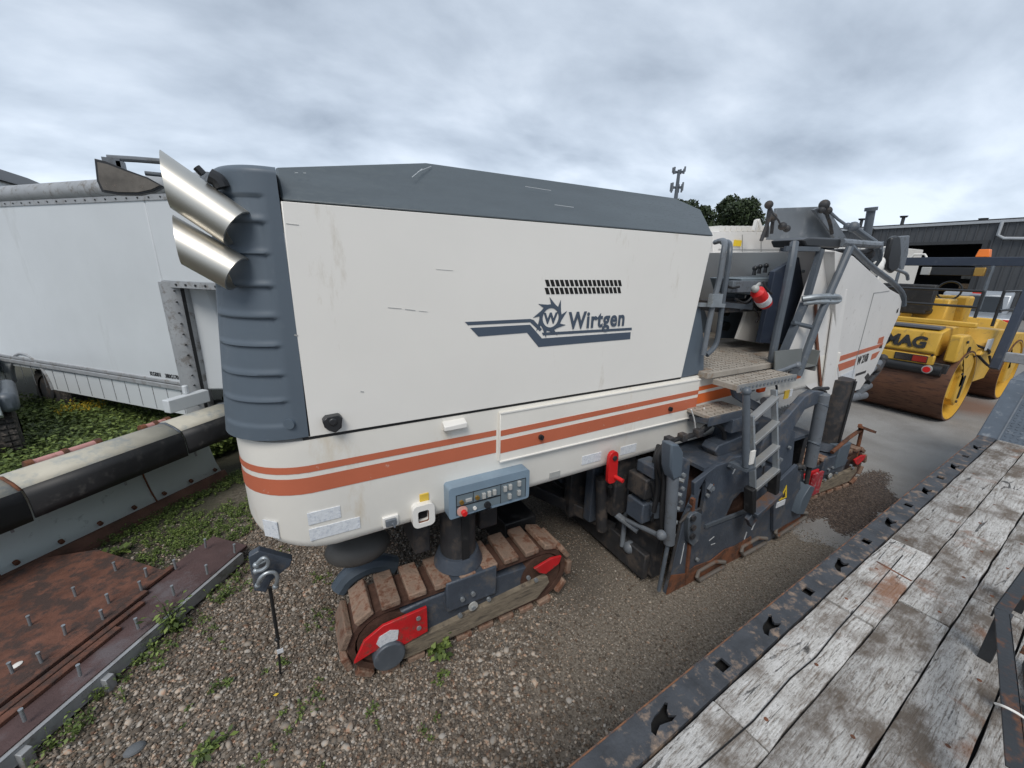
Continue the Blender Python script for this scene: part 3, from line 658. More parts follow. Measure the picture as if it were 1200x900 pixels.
# ---- exhaust ducts
def duct(a, b, r, cut, cut2, name='exhaust_duct', label=None):
    a = Vector(a); b = Vector(b); d = (b - a).normalized(); u = Vector((0, -1, 0)); u = (u - d * u.dot(d)).normalized(); v = d.cross(u)
    q = MB(); n = 36; rings = []
    for k, (rad, rev) in enumerate(((r, 0), (r - .008, 1))):
        for e in ((0, 1) if not rev else (1, 0)):
            ring = []
            for i in range(n):
                t = 2 * math.pi * i / n; o = u * math.cos(t) * rad + v * math.sin(t) * rad
                base = a + o if e == 0 else b + o
                if e == 0: base = base - d * (o.dot(cut) / d.dot(cut))
                else: base = base - d * (o.dot(cut2) / d.dot(cut2))
                ring.append(q.bm.verts.new(base))
            rings.append(ring)
    for j in range(4):
        A_, B_ = rings[j], rings[(j + 1) % 4]
        for i in range(n): q.bm.faces.new((A_[i], A_[(i + 1) % n], B_[(i + 1) % n], B_[i]))
    return q.build(name, SS, mm, ang=30)
CM = Vector((0, 0, 2.6)); cn = (Vector((-0.381, 2.250, 3.005)) - CM).cross(Vector((-0.381, 2.250, 2.802)) - CM).normalized() + Vector((0, .10, 0))
cn2 = (Vector((-0.153, 2.100, 2.830)) - CM).cross(Vector((-0.144, 2.100, 2.606)) - CM).normalized() + Vector((0, -.12, 0))
dv = lambda a, b: Vector(b) - Vector(a)
duct((-0.371, 2.200, 2.900), (-0.150, 2.120, 2.725), .084, cn, dv((-0.371, 2.200, 2.900), (-0.150, 2.120, 2.725)))
duct((-0.372, 2.200, 2.674), (-0.176, 2.120, 2.542), .080, cn, dv((-0.372, 2.200, 2.674), (-0.176, 2.120, 2.542)))
q = MB(); q.cyl((-.20, 2.30, 2.60), (-.05, 2.34, 2.55), .085, n=20); q.build('exhaust_bracket', DK, mm)
MB().tube([(-0.288, 2.400, 2.988), (-0.268, 2.400, 2.963)], .016).build('cable_gland', BKP, mm); MB().tube([(-0.218, 2.150, 2.922), (-0.192, 2.150, 2.909), (-0.182, 2.150, 2.881)], .03, smooth=2).build('cable_gland', BKP, mm)
# ---- rear mirror, crescent glass
mo = [(-0.666, 2.600, 3.008), (-0.631, 2.600, 3.002), (-0.568, 2.600, 2.976), (-0.498, 2.600, 2.952), (-0.448, 2.600, 2.921), (-0.486, 2.600, 2.896), (-0.542, 2.600, 2.876), (-0.617, 2.600, 2.869), (-0.668, 2.600, 2.875), (-0.676, 2.600, 2.919)]
mi = [(sum(p[0] for p in mo) / 10 + (p[0] - sum(p[0] for p in mo) / 10) * .91, 0, sum(p[2] for p in mo) / 10 + (p[2] - sum(p[2] for p in mo) / 10) * .83) for p in mo]
mr = MB().plate([xz(mo)], .05, T_(0, 2.6, 0) @ MXZ).build('wide_angle_mirror', BKP, mm, bevel=.006)
MB().plate([xz(mi)], .004, T_(0, 2.572, 0) @ MXZ).build('mirror_glass', MIR, mr)
q = MB(); q.tube([(-0.628, 2.600, 3.020), (-0.529, 2.600, 3.026), (-0.399, 2.550, 3.022), (-0.279, 2.500, 2.939)], .013); q.tube([(-0.509, 2.600, 2.972), (-0.448, 2.600, 2.972), (-0.285, 2.500, 2.902)], .010); q.build('mirror_arm', GS, mm)
q = MB(); q.box(-.645, -.585, 2.585, 2.62, 2.985, 3.02); q.box(-.60, -.575, 2.585, 2.62, 2.955, 3.01); q.build('mirror_bracket', GS, mr)

# ---- front white section (leaning seam) and tapered nose
fr = MB(); fr.plate([xz([(4.187, 2.100, 1.602), (4.248, 2.100, 1.916), (4.370, 2.100, 2.396), (4.442, 2.100, 2.688), (4.509, 2.100, 2.813), (4.705, 2.100, 2.805), (4.907, 2.100, 2.432), (5.240, 2.100, 1.795), (5.617, 2.100, 1.198), (5.008, 2.100, 1.313), (4.676, 2.100, 1.481)])], .04, T_(0, Y0 + .022, 0) @ MXZ)
fp = fr.build('front_side_panel', WN, mm, bevel=.004)
def sc_(p, k): return (p[0] * k, p[1] * k, 2.6 + (p[2] - 2.6) * k)
NP = [((4.722, 2.100, 2.805), 1.0), ((5.102, 2.100, 2.769), 1.03), ((6.173, 2.100, 2.430), 1.10), ((6.471, 2.100, 2.368), 1.13), ((6.602, 2.100, 2.284), 1.14), ((6.636, 2.100, 2.127), 1.14), ((6.474, 2.100, 1.709), 1.13), ((6.367, 2.100, 1.423), 1.12), ((6.204, 2.100, 1.308), 1.105), ((6.119, 2.100, 1.218), 1.085), ((5.617, 2.100, 1.198), 1.0), ((5.240, 2.100, 1.795), 1.0), ((4.907, 2.100, 2.432), 1.0)]
NPX = [p for p, k in NP]; NP = [sc_(p, k) for p, k in NP]
# a drawing frame lying on the nose face for stripes and print
Pn = Vector(NP[11]); Un = (Vector(NP[6]) - Pn); Un.z = 0; Un.normalize(); Zn = Vector((0, 0, 1)); Nn = Un.cross(Zn).normalized()
MN = Matrix(((Un.x, Zn.x, Nn.x, Pn.x), (Un.y, Zn.y, Nn.y, Pn.y), (Un.z, Zn.z, Nn.z, Pn.z), (0, 0, 0, 1)))
def on_nose(px_pt, off=.006):      # slide a point of the y = Y0 plane along its own sight line on to the nose plane
    o = Vector((0, 0, 2.6)); d = Vector(px_pt) - o; t = (Pn - o).dot(Nn) / d.dot(Nn); return MN.inverted() @ (o + d * t)
Ln = [on_nose(p) for p in NPX]
nose = MB().plate([[(p.x, p.y) for p in Ln]], 1.9, MN @ T_(0, 0, -.95)).build('conveyor_nose_panel', WN, mm, bevel=.006)
def nplate(name, pts, m_, th=.002, off=.002):
    P = [on_nose(p) for p in pts]; return MB().plate([[(p.x, p.y) for p in P]], th, MN @ T_(0, 0, off)).build(name, m_, nose, smooth=False)
nplate('stripe', [(5.325, 2.100, 1.701), (6.407, 2.100, 1.779), (6.385, 2.100, 1.738), (5.356, 2.100, 1.639)], OR1)
nplate('stripe', [(5.371, 2.100, 1.608), (5.776, 2.100, 1.641), (5.780, 2.100, 1.558), (5.434, 2.100, 1.522)], OR1)
nplate('stripe', [(6.180, 2.100, 1.658), (6.371, 2.100, 1.685), (6.304, 2.100, 1.604), (6.179, 2.100, 1.583)], OR1)
nplate('red_square_decal', [(6.244, 2.100, 1.854), (6.375, 2.100, 1.866), (6.382, 2.100, 1.781), (6.243, 2.100, 1.780)], OR1)
nplate('white_sticker', [(5.503, 2.100, 1.463), (5.826, 2.100, 1.512), (5.873, 2.100, 1.347), (5.598, 2.100, 1.318)], LBL)
nplate('panel_slot', [(6.525, 2.100, 2.183), (6.560, 2.100, 2.203), (6.571, 2.100, 2.151), (6.529, 2.100, 2.142)], BP)
nplate('panel_slot', [(6.329, 2.100, 1.753), (6.396, 2.100, 1.758), (6.400, 2.100, 1.715), (6.326, 2.100, 1.721)], BP)
nplate('small_lettering', [(5.886, 2.100, 1.442), (6.140, 2.100, 1.458), (6.136, 2.100, 1.426), (5.882, 2.100, 1.411)], BP)
nplate('small_lettering', [(5.822, 2.100, 1.364), (5.923, 2.100, 1.374), (5.944, 2.100, 1.296), (5.842, 2.100, 1.287)], BP)
nplate('lifting_point_decal', [(6.146, 2.100, 1.370), (6.209, 2.100, 1.418), (6.278, 2.100, 1.377), (6.228, 2.100, 1.305)], BP)
nplate('panel_seam', [(5.773, 2.100, 2.396), (5.790, 2.100, 2.396), (5.797, 2.100, 1.587), (5.820, 2.100, 1.268), (5.800, 2.100, 1.271), (5.780, 2.100, 1.589)], SLD)
nplate('panel_seam', [(5.782, 2.100, 2.396), (6.160, 2.100, 2.416), (6.167, 2.100, 2.406), (5.787, 2.100, 2.387)], SLD)
tp = on_nose((5.829, 2.100, 1.584)); MB().text('W 210i', .155, .002, MN @ T_(tp.x, tp.y - .03, .004), offset=.003, sx=.95).build('lettering', BP, nose, smooth=False)
# top rail of the nose
q = MB(); q.tube([sc_((4.981, 2.100, 2.863), 1.0), sc_((5.533, 2.100, 2.677), 1.06), sc_((6.243, 2.100, 2.498), 1.12), sc_((6.594, 2.100, 2.366), 1.14), sc_((6.689, 2.100, 2.230), 1.14)], .032, smooth=1); q.build('nose_edge_guard', DT, mm)
q = MB(); q.cyl((5.933, 2.200, 1.080), (7.012, 2.350, 0.944), .055, n=16); q.cyl((5.548, 2.150, 1.204), (6.572, 2.300, 0.970), .03, n=12); q.cyl((6.710, 2.300, 1.074), (7.847, 2.600, 0.911), .05, n=14); q.cyl((6.981, 2.400, 1.224), (7.981, 2.600, 1.270), .05, n=14); q.build('nose_roller_bracket', GS, mm)
q = MB(); q.tube([(7.452, 2.500, 1.041), (7.890, 2.550, 1.195), (8.107, 2.600, 1.354)], .045, smooth=1); q.ball((7.614, 2.500, 1.235), .07); q.ball((8.062, 2.600, 1.331), .07); q.build('conveyor_hinge', DK, mm)
# brown hose strap on the front section
q = MB(); q.beam((4.551, 2.085, 2.305), (4.720, 2.085, 1.964), .035, .012, up=(0, 1, 0)); q.beam((4.720, 2.085, 1.964), (5.064, 2.085, 1.399), .035, .012, up=(0, 1, 0)); q.build('rusty_strap', mat('brown_strap', (.16, .055, .025), .7, var=.2, vs=8), mm)
q = MB(); q.box(0, .22, -.012, .0, -.6, .6, T_(*(5.006, 2.088, 1.807)) @ Matrix.Rotation(R(-12), 4, 'Y')); q.build('front_cover_strip', WN, mm)

# ---- far conveyor cover (cream), with grey end cap and tilted end plate
q = MB(); x0 = (4.482, 3.300, 3.041); x1 = (6.018, 3.300, 3.115); x2 = (5.806, 3.300, 2.466); x3 = (4.690, 3.300, 2.414)
q.plate([xz([x3, x2, x1, x0])], .9, T_(0, 3.75, 0) @ MXZ); cc_ = q.build('conveyor_cover', WN, mm, bevel=.01)
q = MB()
for (a, b) in (((5.053, 3.295, 3.032), (5.144, 3.295, 2.730)), ((5.443, 3.295, 3.052), (5.548, 3.295, 2.740)), ((4.636, 3.295, 2.846), (5.953, 3.295, 2.883))):
    q.beam(a, b, .008, .006)
q.build('panel_joint', SLD, cc_)
p = (4.980, 3.295, 2.929); MB().box(p[0] - .07, p[0] + .07, 3.285, 3.298, p[2] - .035, p[2] + .035).build('hazard_label', YB, cc_)
q = MB()
for i in range(14):
    p = Vector((4.664, 3.400, 3.066)).lerp(Vector((6.069, 3.400, 3.146)), i / 13); q.box(p[0] - .05, p[0] + .03, 3.3, 4.1, p[2] - .02, p[2] + .045)
q.build('ribbed_cover_top', W, cc_)
q = MB(); q.plate([xz([(5.789, 3.200, 3.118), (6.677, 3.200, 3.190), (7.035, 3.200, 3.037), (6.773, 3.200, 2.828), (6.010, 3.200, 2.806)])], .5, T_(0, 3.45, 0) @ MXZ); q.build('cover_end_cap', NV, mm, bevel=.01)
q = MB(); q.plate([xz([(5.094, 3.000, 2.962), (5.120, 3.000, 3.087), (5.144, 3.000, 3.313), (6.161, 3.000, 3.414), (6.947, 3.000, 3.014)])], .04, T_(0, 3.0, 0) @ MXZ @ Matrix.Rotation(R(0), 4, 'X')); q.build('conveyor_end_plate', mat('mid_grey_plate', (.16, .175, .19), .45, var=.08, dirt=(.26, .27, .28), da=.25, ds=5), mm, bevel=.004)
q = MB(); q.plate([xz([(5.740, 2.900, 3.331), (5.986, 2.900, 3.409), (6.843, 2.900, 2.984), (6.601, 2.900, 2.952)])], .03, T_(0, 2.9, 0) @ MXZ); q.build('end_plate_flange', GS, mm)
q = MB()
q.tube([(4.898, 2.900, 2.976), (4.865, 2.900, 3.120), (4.862, 2.900, 3.272), (4.812, 2.900, 3.321)], .022); q.tube([(4.985, 2.900, 3.018), (4.961, 2.900, 3.181), (4.878, 2.900, 3.273)], .018); q.ball((4.831, 2.900, 3.314), .045); q.ball((4.941, 2.900, 3.189), .05)
q.tube([(4.812, 2.900, 2.935), (4.875, 2.900, 3.139), (4.926, 2.900, 3.232)], .02)
q.build('hose_post', DK, mm)
q = MB(); q.ball((5.780, 2.800, 3.381), .06); q.ball((5.887, 2.800, 3.323), .05); q.ball((5.748, 2.800, 3.322), .04); q.tube([(5.771, 2.800, 3.400), (5.890, 2.800, 3.275), (6.015, 2.800, 3.186), (6.112, 2.800, 3.072)], .02, smooth=1); q.build('work_lamp', DK, mm)
q = MB(); q.tube([(5.883, 2.800, 3.333), (5.955, 2.700, 3.223), (6.034, 2.600, 3.134), (6.050, 2.550, 3.113)], .016); q.tube([(5.932, 2.500, 3.103), (6.201, 2.500, 3.041), (6.539, 2.500, 2.968)], .04); q.ball((5.902, 2.500, 3.120), .06); q.ball((5.874, 2.550, 3.131), .04); q.build('stay_rod', DT, mm)
q = MB(); q.tube([(4.756, 2.800, 3.211), (4.893, 2.800, 3.150), (5.008, 2.800, 3.068)], .01); q.ball((4.998, 2.800, 3.094), .045); q.ball((5.093, 2.800, 3.073), .04); q.build('hose_clamp', DK, mm)
q = MB(); q.beam((4.970, 3.100, 3.066), (4.984, 3.100, 3.180), .05, .04); q.beam((4.984, 3.100, 3.180), (5.088, 3.100, 3.072), .05, .04); q.build('lifting_eye', W, mm)
q = MB(); q.cyl((6.551, 2.600, 2.962), (6.480, 2.600, 3.359), .045, n=16); q.cyl((6.475, 2.600, 3.349), (6.468, 2.600, 3.388), .065, n=16); q.build('vent_stack', DT, mm)

# ---- operator platform
q = MB(); F = [(3.033, 2.100, 1.762), (3.921, 2.100, 1.741)]
zf = 1.76
q.plate([[(2.96, 2.02), (4.05, 2.02), (5.2, 2.6), (5.2, 3.5), (3.0, 3.5)]], .05, T_(0, 0, zf)); pf = q.build('platform_floor', TP, mm, bevel=.004)
def beads(zt, x0, x1, y0, y1, par, st=.055, rot=0):
    q = MB(); i = 0; y = y0
    while y < y1:
        x = x0 + (st / 2 if i % 2 else 0)
        while x < x1:
            a = R(45 if (i + int((x - x0) / st)) % 2 else -45); dx, dy = math.cos(a) * .016, math.sin(a) * .016
            q.beam((x - dx, y - dy, zt), (x + dx, y + dy, zt), .008, .006); x += st
        y += st; i += 1
    return q.build('tread_bead', TPR, par, kind='stuff', smooth=False)
beads(zf + .027, 3.02, 4.1, 2.06, 3.4, pf)
q = MB(); q.box(3.03, 3.86, 1.80, 2.015, zf - .075, zf - .03); st = q.build('folding_step', TP, mm, bevel=.003); beads(zf - .028, 3.06, 3.84, 1.83, 2.0, st)
q = MB(); q.box(3.03, 3.86, 1.785, 1.80, zf - .085, zf - .026); q.build('step_edge', AL, st)
q = MB()
for i in range(16): q.cyl((3.06 + i * .052, 1.784, zf - .055), (3.06 + i * .052, 1.780, zf - .055), .014, n=8)
q.build('edge_holes', GS, st)
# back walls of the cockpit
q = MB(); q.plate([xz([(4.181, 2.600, 1.897), (4.697, 2.600, 1.804), (4.687, 2.600, 2.495), (4.358, 2.600, 2.494)])], .03, T_(0, 2.6, 0) @ MXZ); q.build('cockpit_panel', W, mm)
MB().box(3.0, 5.4, 3.5, 3.54, 1.76, 2.55).build('cockpit_back_wall', CG, mm)
q = MB(); q.box(2.80, 3.5, 3.2, 3.48, 1.79, 2.3); q.build('cockpit_cabinet', CG, mm, bevel=.01)
for (a, r) in (((4.301, 2.850, 2.158), .05), ((4.346, 2.850, 1.992), .05)): MB().cyl((a[0], 2.86, a[2]), (a[0], 2.82, a[2]), r, n=18).build('speaker_disc', VNT, mm)
q = MB(); q.plate([xz([(4.318, 2.900, 1.848), (4.728, 2.900, 1.822), (4.659, 2.900, 2.386), (4.247, 2.900, 2.408)])], .03, T_(0, 2.9, 0) @ MXZ); q.build('cockpit_side_wall', CG, mm)
q = MB(); q.beam((3.583, 2.500, 2.291), (4.184, 2.500, 2.242), .04, .05); q.beam((4.070, 2.600, 2.279), (4.093, 2.600, 2.494), .03, .03); q.beam((4.240, 2.600, 2.249), (4.311, 2.600, 2.451), .03, .03); q.tube([(3.987, 2.500, 2.231), (4.203, 2.500, 2.276), (4.302, 2.550, 2.410)], .02, smooth=1); q.build('seat_bracket', DT, mm)
MB().plate([xz([(4.141, 2.300, 2.602), (4.823, 2.300, 2.863), (4.818, 2.300, 2.421), (4.653, 2.300, 1.850), (4.122, 2.300, 1.907)])], .05, T_(0, 2.33, 0) @ MXZ).build('cockpit_bulkhead', NV, mm, bevel=.005)
# console
q = MB(); q.plate([xz([(3.854, 2.550, 2.529), (4.957, 2.550, 2.552), (5.122, 2.550, 2.618), (5.105, 2.550, 2.488), (4.923, 2.550, 2.377), (4.542, 2.550, 2.336), (3.965, 2.550, 2.379)])], .35, T_(0, 2.62, 0) @ MXZ); con = q.build('control_console', mat('console_grey', (.15, .18, .20), .45, var=.08, dirt=(.22, .25, .26), da=.2, ds=10), mm, bevel=.012)
q = MB(); a = (3.700, 2.450, 2.539); b_ = (4.395, 2.450, 2.475); q.box(a[0], 5.05, 2.42, 2.47, a[2] - .14, a[2] - .03); q.build('console_rail', GS, con, bevel=.005)
q = MB(); q.box(a[0] + .05, 4.7, 2.5, 2.85, 2.20, 2.30); q.build('console_underside', DK, mm)
for (px_) in ((4.294, 2.600, 2.598), (4.378, 2.600, 2.616), (4.482, 2.600, 2.626), (4.585, 2.600, 2.601), (4.825, 2.600, 2.613)):
    q = MB(); x, y, z = px_; q.cyl((x, y, z - .04), (x, y, z + .02), .02, .014, n=10); q.ball((x, y, z + .03), .026); q.build('joystick', BKP, con)
q = MB(); x, y, z = (4.713, 2.600, 2.603); q.cyl((x, y, z - .05), (x, y, z + .05), .045, .035, n=12); q.cyl((x, y, z + .05), (x, y, z + .09), .055, .045, n=12); q.build('joystick', GS, con)
q = MB(); x, y, z = (4.665, 2.500, 2.879); q.box(x - .09, x + .09, y - .04, y + .04, z - .04, z + .04); q.build('rear_view_light', W, mm, bevel=.01)
# handrails and posts
RL = .021
MB().tube([(2.916, 2.060, 1.935), (2.931, 2.060, 2.346), (2.971, 2.060, 2.516), (2.962, 2.060, 2.706), (2.995, 2.080, 2.807), (3.202, 2.250, 2.842), (3.455, 2.500, 2.843)], RL, smooth=2).build('handrail', GS, mm)
MB().tube([(3.017, 2.100, 1.919), (3.113, 2.100, 1.977), (3.132, 2.100, 2.077), (3.108, 2.100, 2.379), (3.108, 2.100, 2.581), (3.097, 2.100, 2.775), (3.210, 2.200, 2.828), (3.551, 2.500, 2.847)], RL, smooth=2).build('handrail', DT, mm)
q = MB(); q.beam((2.809, 2.090, 2.340), (3.119, 2.090, 2.325), .03, .03); q.box(-.06, .06, -.02, .02, -.05, .05, T_(*(2.942, 2.050, 2.373))); q.build('rail_clamp', GV, mm)
q = MB(); q.tube([(3.923, 2.050, 1.686), (3.901, 2.050, 1.982), (3.909, 2.050, 2.369), (3.904, 2.050, 2.662), (3.980, 2.100, 2.851)], .034, smooth=1); q.build('canopy_post', DT, mm)
q = MB(); q.beam((4.109, 2.100, 1.654), (4.396, 2.100, 2.372), .06, .045); q.beam((4.396, 2.100, 2.372), (4.448, 2.100, 2.811), .06, .045); q.build('canopy_post', DT, mm)
q = MB(); q.tube([(4.340, 2.000, 1.618), (4.488, 2.000, 2.184), (4.672, 2.000, 2.639), (4.752, 2.000, 2.835)], .034); 
q.tube([(4.238, 2.100, 2.133), (4.465, 2.020, 2.083)], .022); q.build('canopy_ladder_post', DT, mm)
q = MB(); q.tube([(4.311, 2.100, 2.357), (4.395, 2.000, 2.387), (4.687, 1.980, 2.384), (4.755, 1.980, 2.350), (4.699, 1.980, 2.327), (4.417, 2.000, 2.339), (4.343, 2.100, 2.316)], .026, smooth=1); q.build('grab_handle', GV, mm)
q = MB(); q.plate([xz([(4.122, 2.100, 2.879), (4.226, 2.100, 2.906), (4.761, 2.100, 2.925), (4.834, 2.100, 2.881), (4.792, 2.100, 2.832), (4.188, 2.100, 2.824)])], .3, T_(0, 2.25, 0) @ MXZ); q.build('canopy_fold', BKP, mm, bevel=.015)
q = MB(); q.tube([(4.781, 2.100, 2.886), (5.745, 2.200, 2.906), (6.133, 2.300, 2.925)], .04); q.build('canopy_cross_tube', GS, mm)
q = MB(); q.tube([(4.786, 2.200, 2.761), (4.896, 2.200, 2.813), (5.766, 2.300, 2.827), (6.079, 2.350, 2.877)], .028, smooth=1); q.ball((4.845, 2.250, 2.763), .07, sc=(.7, 1, 1.2)); q.ball((6.069, 2.350, 2.819), .06); q.build('folded_strut', DK, mm)
q = MB(); q.beam((3.853, 2.100, 2.796), (4.418, 2.100, 2.810), .02, .04); q.build('canopy_edge_bar', DT, mm)
q = MB(); q.beam((6.249, 2.350, 2.960), (6.306, 2.350, 2.757), .07, .09); q.tube([(6.293, 2.400, 2.964), (6.160, 2.300, 2.916), (6.286, 2.300, 2.786), (6.325, 2.350, 2.688)], .02, smooth=1); q.build('mirror_mount', DT, mm, bevel=.005)
q = MB(); q.ball((6.518, 2.400, 2.671), .1, sc=(1, .6, 1)); q.ball((6.574, 2.400, 2.733), .07, sc=(1, .6, 1)); q.build('white_float_lamp', W, mm)
q = MB(); q.plate([xz([(6.648, 2.400, 3.029), (6.747, 2.400, 3.064), (6.869, 2.400, 3.030), (7.018, 2.400, 2.849), (7.062, 2.400, 2.669), (6.920, 2.400, 2.613), (6.769, 2.400, 2.654), (6.664, 2.400, 2.818)])], .06, T_(0, 2.4, 0) @ MXZ); q.build('side_mirror', BKP, mm, bevel=.02)
q = MB(); q.plate([xz([(7.109, 2.500, 3.077), (7.411, 2.500, 3.103), (7.524, 2.500, 2.866), (7.527, 2.500, 2.663), (7.418, 2.500, 2.661)])], .06, T_(0, 2.5, 0) @ MXZ); q.tube([(7.070, 2.420, 2.669), (7.301, 2.420, 2.639), (7.515, 2.420, 2.608), (7.600, 2.420, 2.528)], .02, smooth=1); q.build('side_mirror', GS, mm, bevel=.01)
# tool tray at the right of the step
q = MB(); q.plate([xz([(3.796, 2.000, 1.911), (4.256, 2.000, 1.900), (4.285, 2.000, 1.754), (3.870, 2.000, 1.704)])], .012, T_(0, 1.98, 0) @ MXZ)
q.plate([[(3.95, 1.98), (4.62, 1.98), (4.62, 2.1), (3.95, 2.1)]], .01, T_(0, 0, 1.70)); q.box(4.60, 4.62, 1.98, 2.1, 1.64, 1.85); q.build('tool_tray', mat('tray_grey', (.16, .17, .165), .5, var=.12), mm)
q = MB(); q.tube([(3.676, 1.980, 1.697), (3.969, 1.980, 1.714), (4.262, 1.980, 1.752)], .022); q.ball((3.781, 1.970, 1.688), .03); q.ball((4.216, 1.970, 1.742), .035); q.beam((4.206, 1.980, 1.740), (4.232, 2.000, 1.622), .07, .05); q.beam((3.725, 1.980, 1.708), (3.764, 2.000, 1.617), .06, .04); q.build('step_hinge_rod', GS, mm)
q = MB(); q.box(-.05, .05, -.02, .02, -.045, .045, T_(*(3.646, 1.950, 1.597))); q.build('marker_lamp', AMB, mm, bevel=.015)
q = MB(); q.beam((3.476, 1.950, 1.727), (3.496, 1.950, 1.584), .05, .04); q.build('lamp_bracket', DT, mm)
p = (4.435, 2.098, 1.381); q = MB(); q.box(p[0] - .06, p[0] + .02, 2.094, 2.102, p[2] - .045, p[2] + .045); q.build('orange_sticker', YL, mm); MB().box(p[0] + .03, p[0] + .08, 2.094, 2.102, p[2] - .03, p[2] + .045).build('white_sticker', LBL, mm)

# ---- milling drum housing: side plate with window, hoses, skids
YS = 1.76
outl = [(2.773, 1.760, 1.063), (2.860, 1.760, 1.095), (2.991, 1.760, 1.096), (3.061, 1.760, 1.126), (3.340, 1.760, 1.097), (3.522, 1.760, 1.229), (3.612, 1.760, 1.228), (3.744, 1.760, 1.269), (3.971, 1.760, 1.186), (4.059, 1.760, 0.814), (3.933, 1.760, 0.606), (4.110, 1.760, 0.644), (4.209, 1.760, 0.779), (4.308, 1.760, 0.727), (4.430, 1.760, 0.433), (4.509, 1.760, 0.124), (4.621, 1.760, 0.057), (4.263, 1.760, 0.046), (3.955, 1.760, -0.033), (3.551, 1.760, -0.005), (3.217, 1.760, -0.012), (2.851, 1.760, -0.069), (2.584, 1.760, -0.098), (2.466, 1.760, -0.080), (2.491, 1.760, 0.120), (2.553, 1.760, 0.675), (2.640, 1.760, 0.884), (2.613, 1.760, 1.005)]
win = [(3.126, 1.760, 0.510), (3.132, 1.760, 0.577), (3.184, 1.760, 0.689), (3.278, 1.760, 0.739), (3.367, 1.760, 0.732), (3.453, 1.760, 0.656), (3.508, 1.760, 0.480), (3.343, 1.760, 0.477), (2.900, 1.760, 0.497), (2.881, 1.760, 0.529)]
slot = [(2.707, 1.760, 0.626), (2.694, 1.760, 0.868), (2.719, 1.760, 0.985), (2.750, 1.760, 0.985), (2.773, 1.760, 0.846), (2.777, 1.760, 0.645)]
sp = MB(); sp.plate([xz(outl), xz(win), xz(slot)], .035, T_(0, YS, 0) @ MXZ); side = sp.build('drum_side_plate', DB, mm, bevel=.004)
q = MB(); q.plate([xz([(2.466, 1.760, -0.080), (2.483, 1.760, 0.105), (2.499, 1.760, 0.185), (2.677, 1.760, 0.130), (2.800, 1.760, 0.160), (3.011, 1.760, 0.132), (3.189, 1.760, 0.185), (3.344, 1.760, 0.166), (3.587, 1.760, 0.185), (3.695, 1.760, -0.029), (3.220, 1.760, -0.023), (2.854, 1.760, -0.079), (2.586, 1.760, -0.108)])], .008, T_(0, YS - .024, 0) @ MXZ); q.build('rusted_lower_edge', RS, side)
q = MB(); q.plate([xz([(3.977, 1.760, 0.201), (4.272, 1.760, 0.228), (4.464, 1.760, 0.272), (4.586, 1.760, 0.100), (4.029, 1.760, 0.053)])], .008, T_(0, YS - .024, 0) @ MXZ); q.build('rusted_lower_edge', RS, side)
q = MB(); q.beam((2.710, 1.740, 0.008), (2.617, 1.740, 0.870), .03, .03); q.build('slide_rail', RS, side)
q = MB(); q.beam((2.556, 1.735, 0.845), (2.705, 1.735, 0.722), .012, .012); 
pts = [(2.552, 1.720, 0.732), (2.586, 1.720, 0.760), (2.647, 1.720, 0.757), (2.706, 1.720, 0.723), (2.733, 1.720, 0.562), (2.725, 1.720, 0.458), (2.669, 1.720, 0.428), (2.603, 1.720, 0.492), (2.566, 1.720, 0.618)]
q.plate([xz(pts)], .05, T_(0, 1.725, 0) @ MXZ); q.build('guide_block', DT, side, bevel=.01)
for (px_) in ((2.583, 1.690, 0.733), (2.604, 1.690, 0.640), (2.612, 1.690, 0.558)): 
    q = MB(); q.cyl(px_, (px_[0], px_[1] - .015, px_[2]), .025, n=12); q.build('guide_roller', DK, side)
q = MB(); q.beam((2.524, 1.740, 0.697), (2.585, 1.740, 0.741), .02, .02); q.tube([(2.463, 1.735, 0.169), (2.499, 1.735, 0.693), (2.586, 1.735, 0.751), (2.720, 1.735, 0.750)], .012); q.build('edge_bead', DK, side)
# ledge in the window
q = MB(); q.beam((2.833, 1.735, 0.544), (3.455, 1.735, 0.520), .02, .03); q.build('window_ledge', DT, side)
MB().cyl((3.25, 1.83, .55), (3.25, 4.35, .55), .50, n=40).build('milling_drum', CH, mm)
q = MB()
for i in range(40):
    t = i * .9; q.cyl((3.25 + .49 * math.cos(t), 1.9 + i * .06, .55 + .49 * math.sin(t)), (3.25 + .60 * math.cos(t + .1), 1.9 + i * .06, .55 + .60 * math.sin(t + .1)), .03, .012, n=8)
q.build('cutting_teeth', RS, mm)
# top shelf behind plate, blocks, front face of the housing
q = MB(); q.plate([[(2.75, 1.775), (4.4, 1.775), (4.4, 4.3), (2.75, 4.3)]], .03, T_(0, 0, 1.07)); q.build('housing_top', DB, mm)
q = MB(); q.plate([xz([(2.989, 1.900, 1.143), (3.033, 1.900, 1.189), (3.477, 1.900, 1.224), (3.612, 1.900, 1.122), (3.578, 1.900, 0.983), (3.291, 1.900, 1.012), (3.103, 1.900, 1.005)])], .14, T_(0, 1.93, 0) @ MXZ); q.build('housing_cheek', DB, mm, bevel=.01)
q = MB(); q.box(2.42, 2.50, 1.85, 4.3, .10, 1.05); q.build('housing_front_wall', DK, mm)
q = MB(); q.box(4.42, 4.50, 1.85, 4.3, .20, 1.05); q.build('housing_rear_wall', DK, mm)
q = MB(); q.box(2.36, 2.42, 1.9, 4.3, .06, .30); q.build('scraper_edge', DK, mm, bevel=.01)
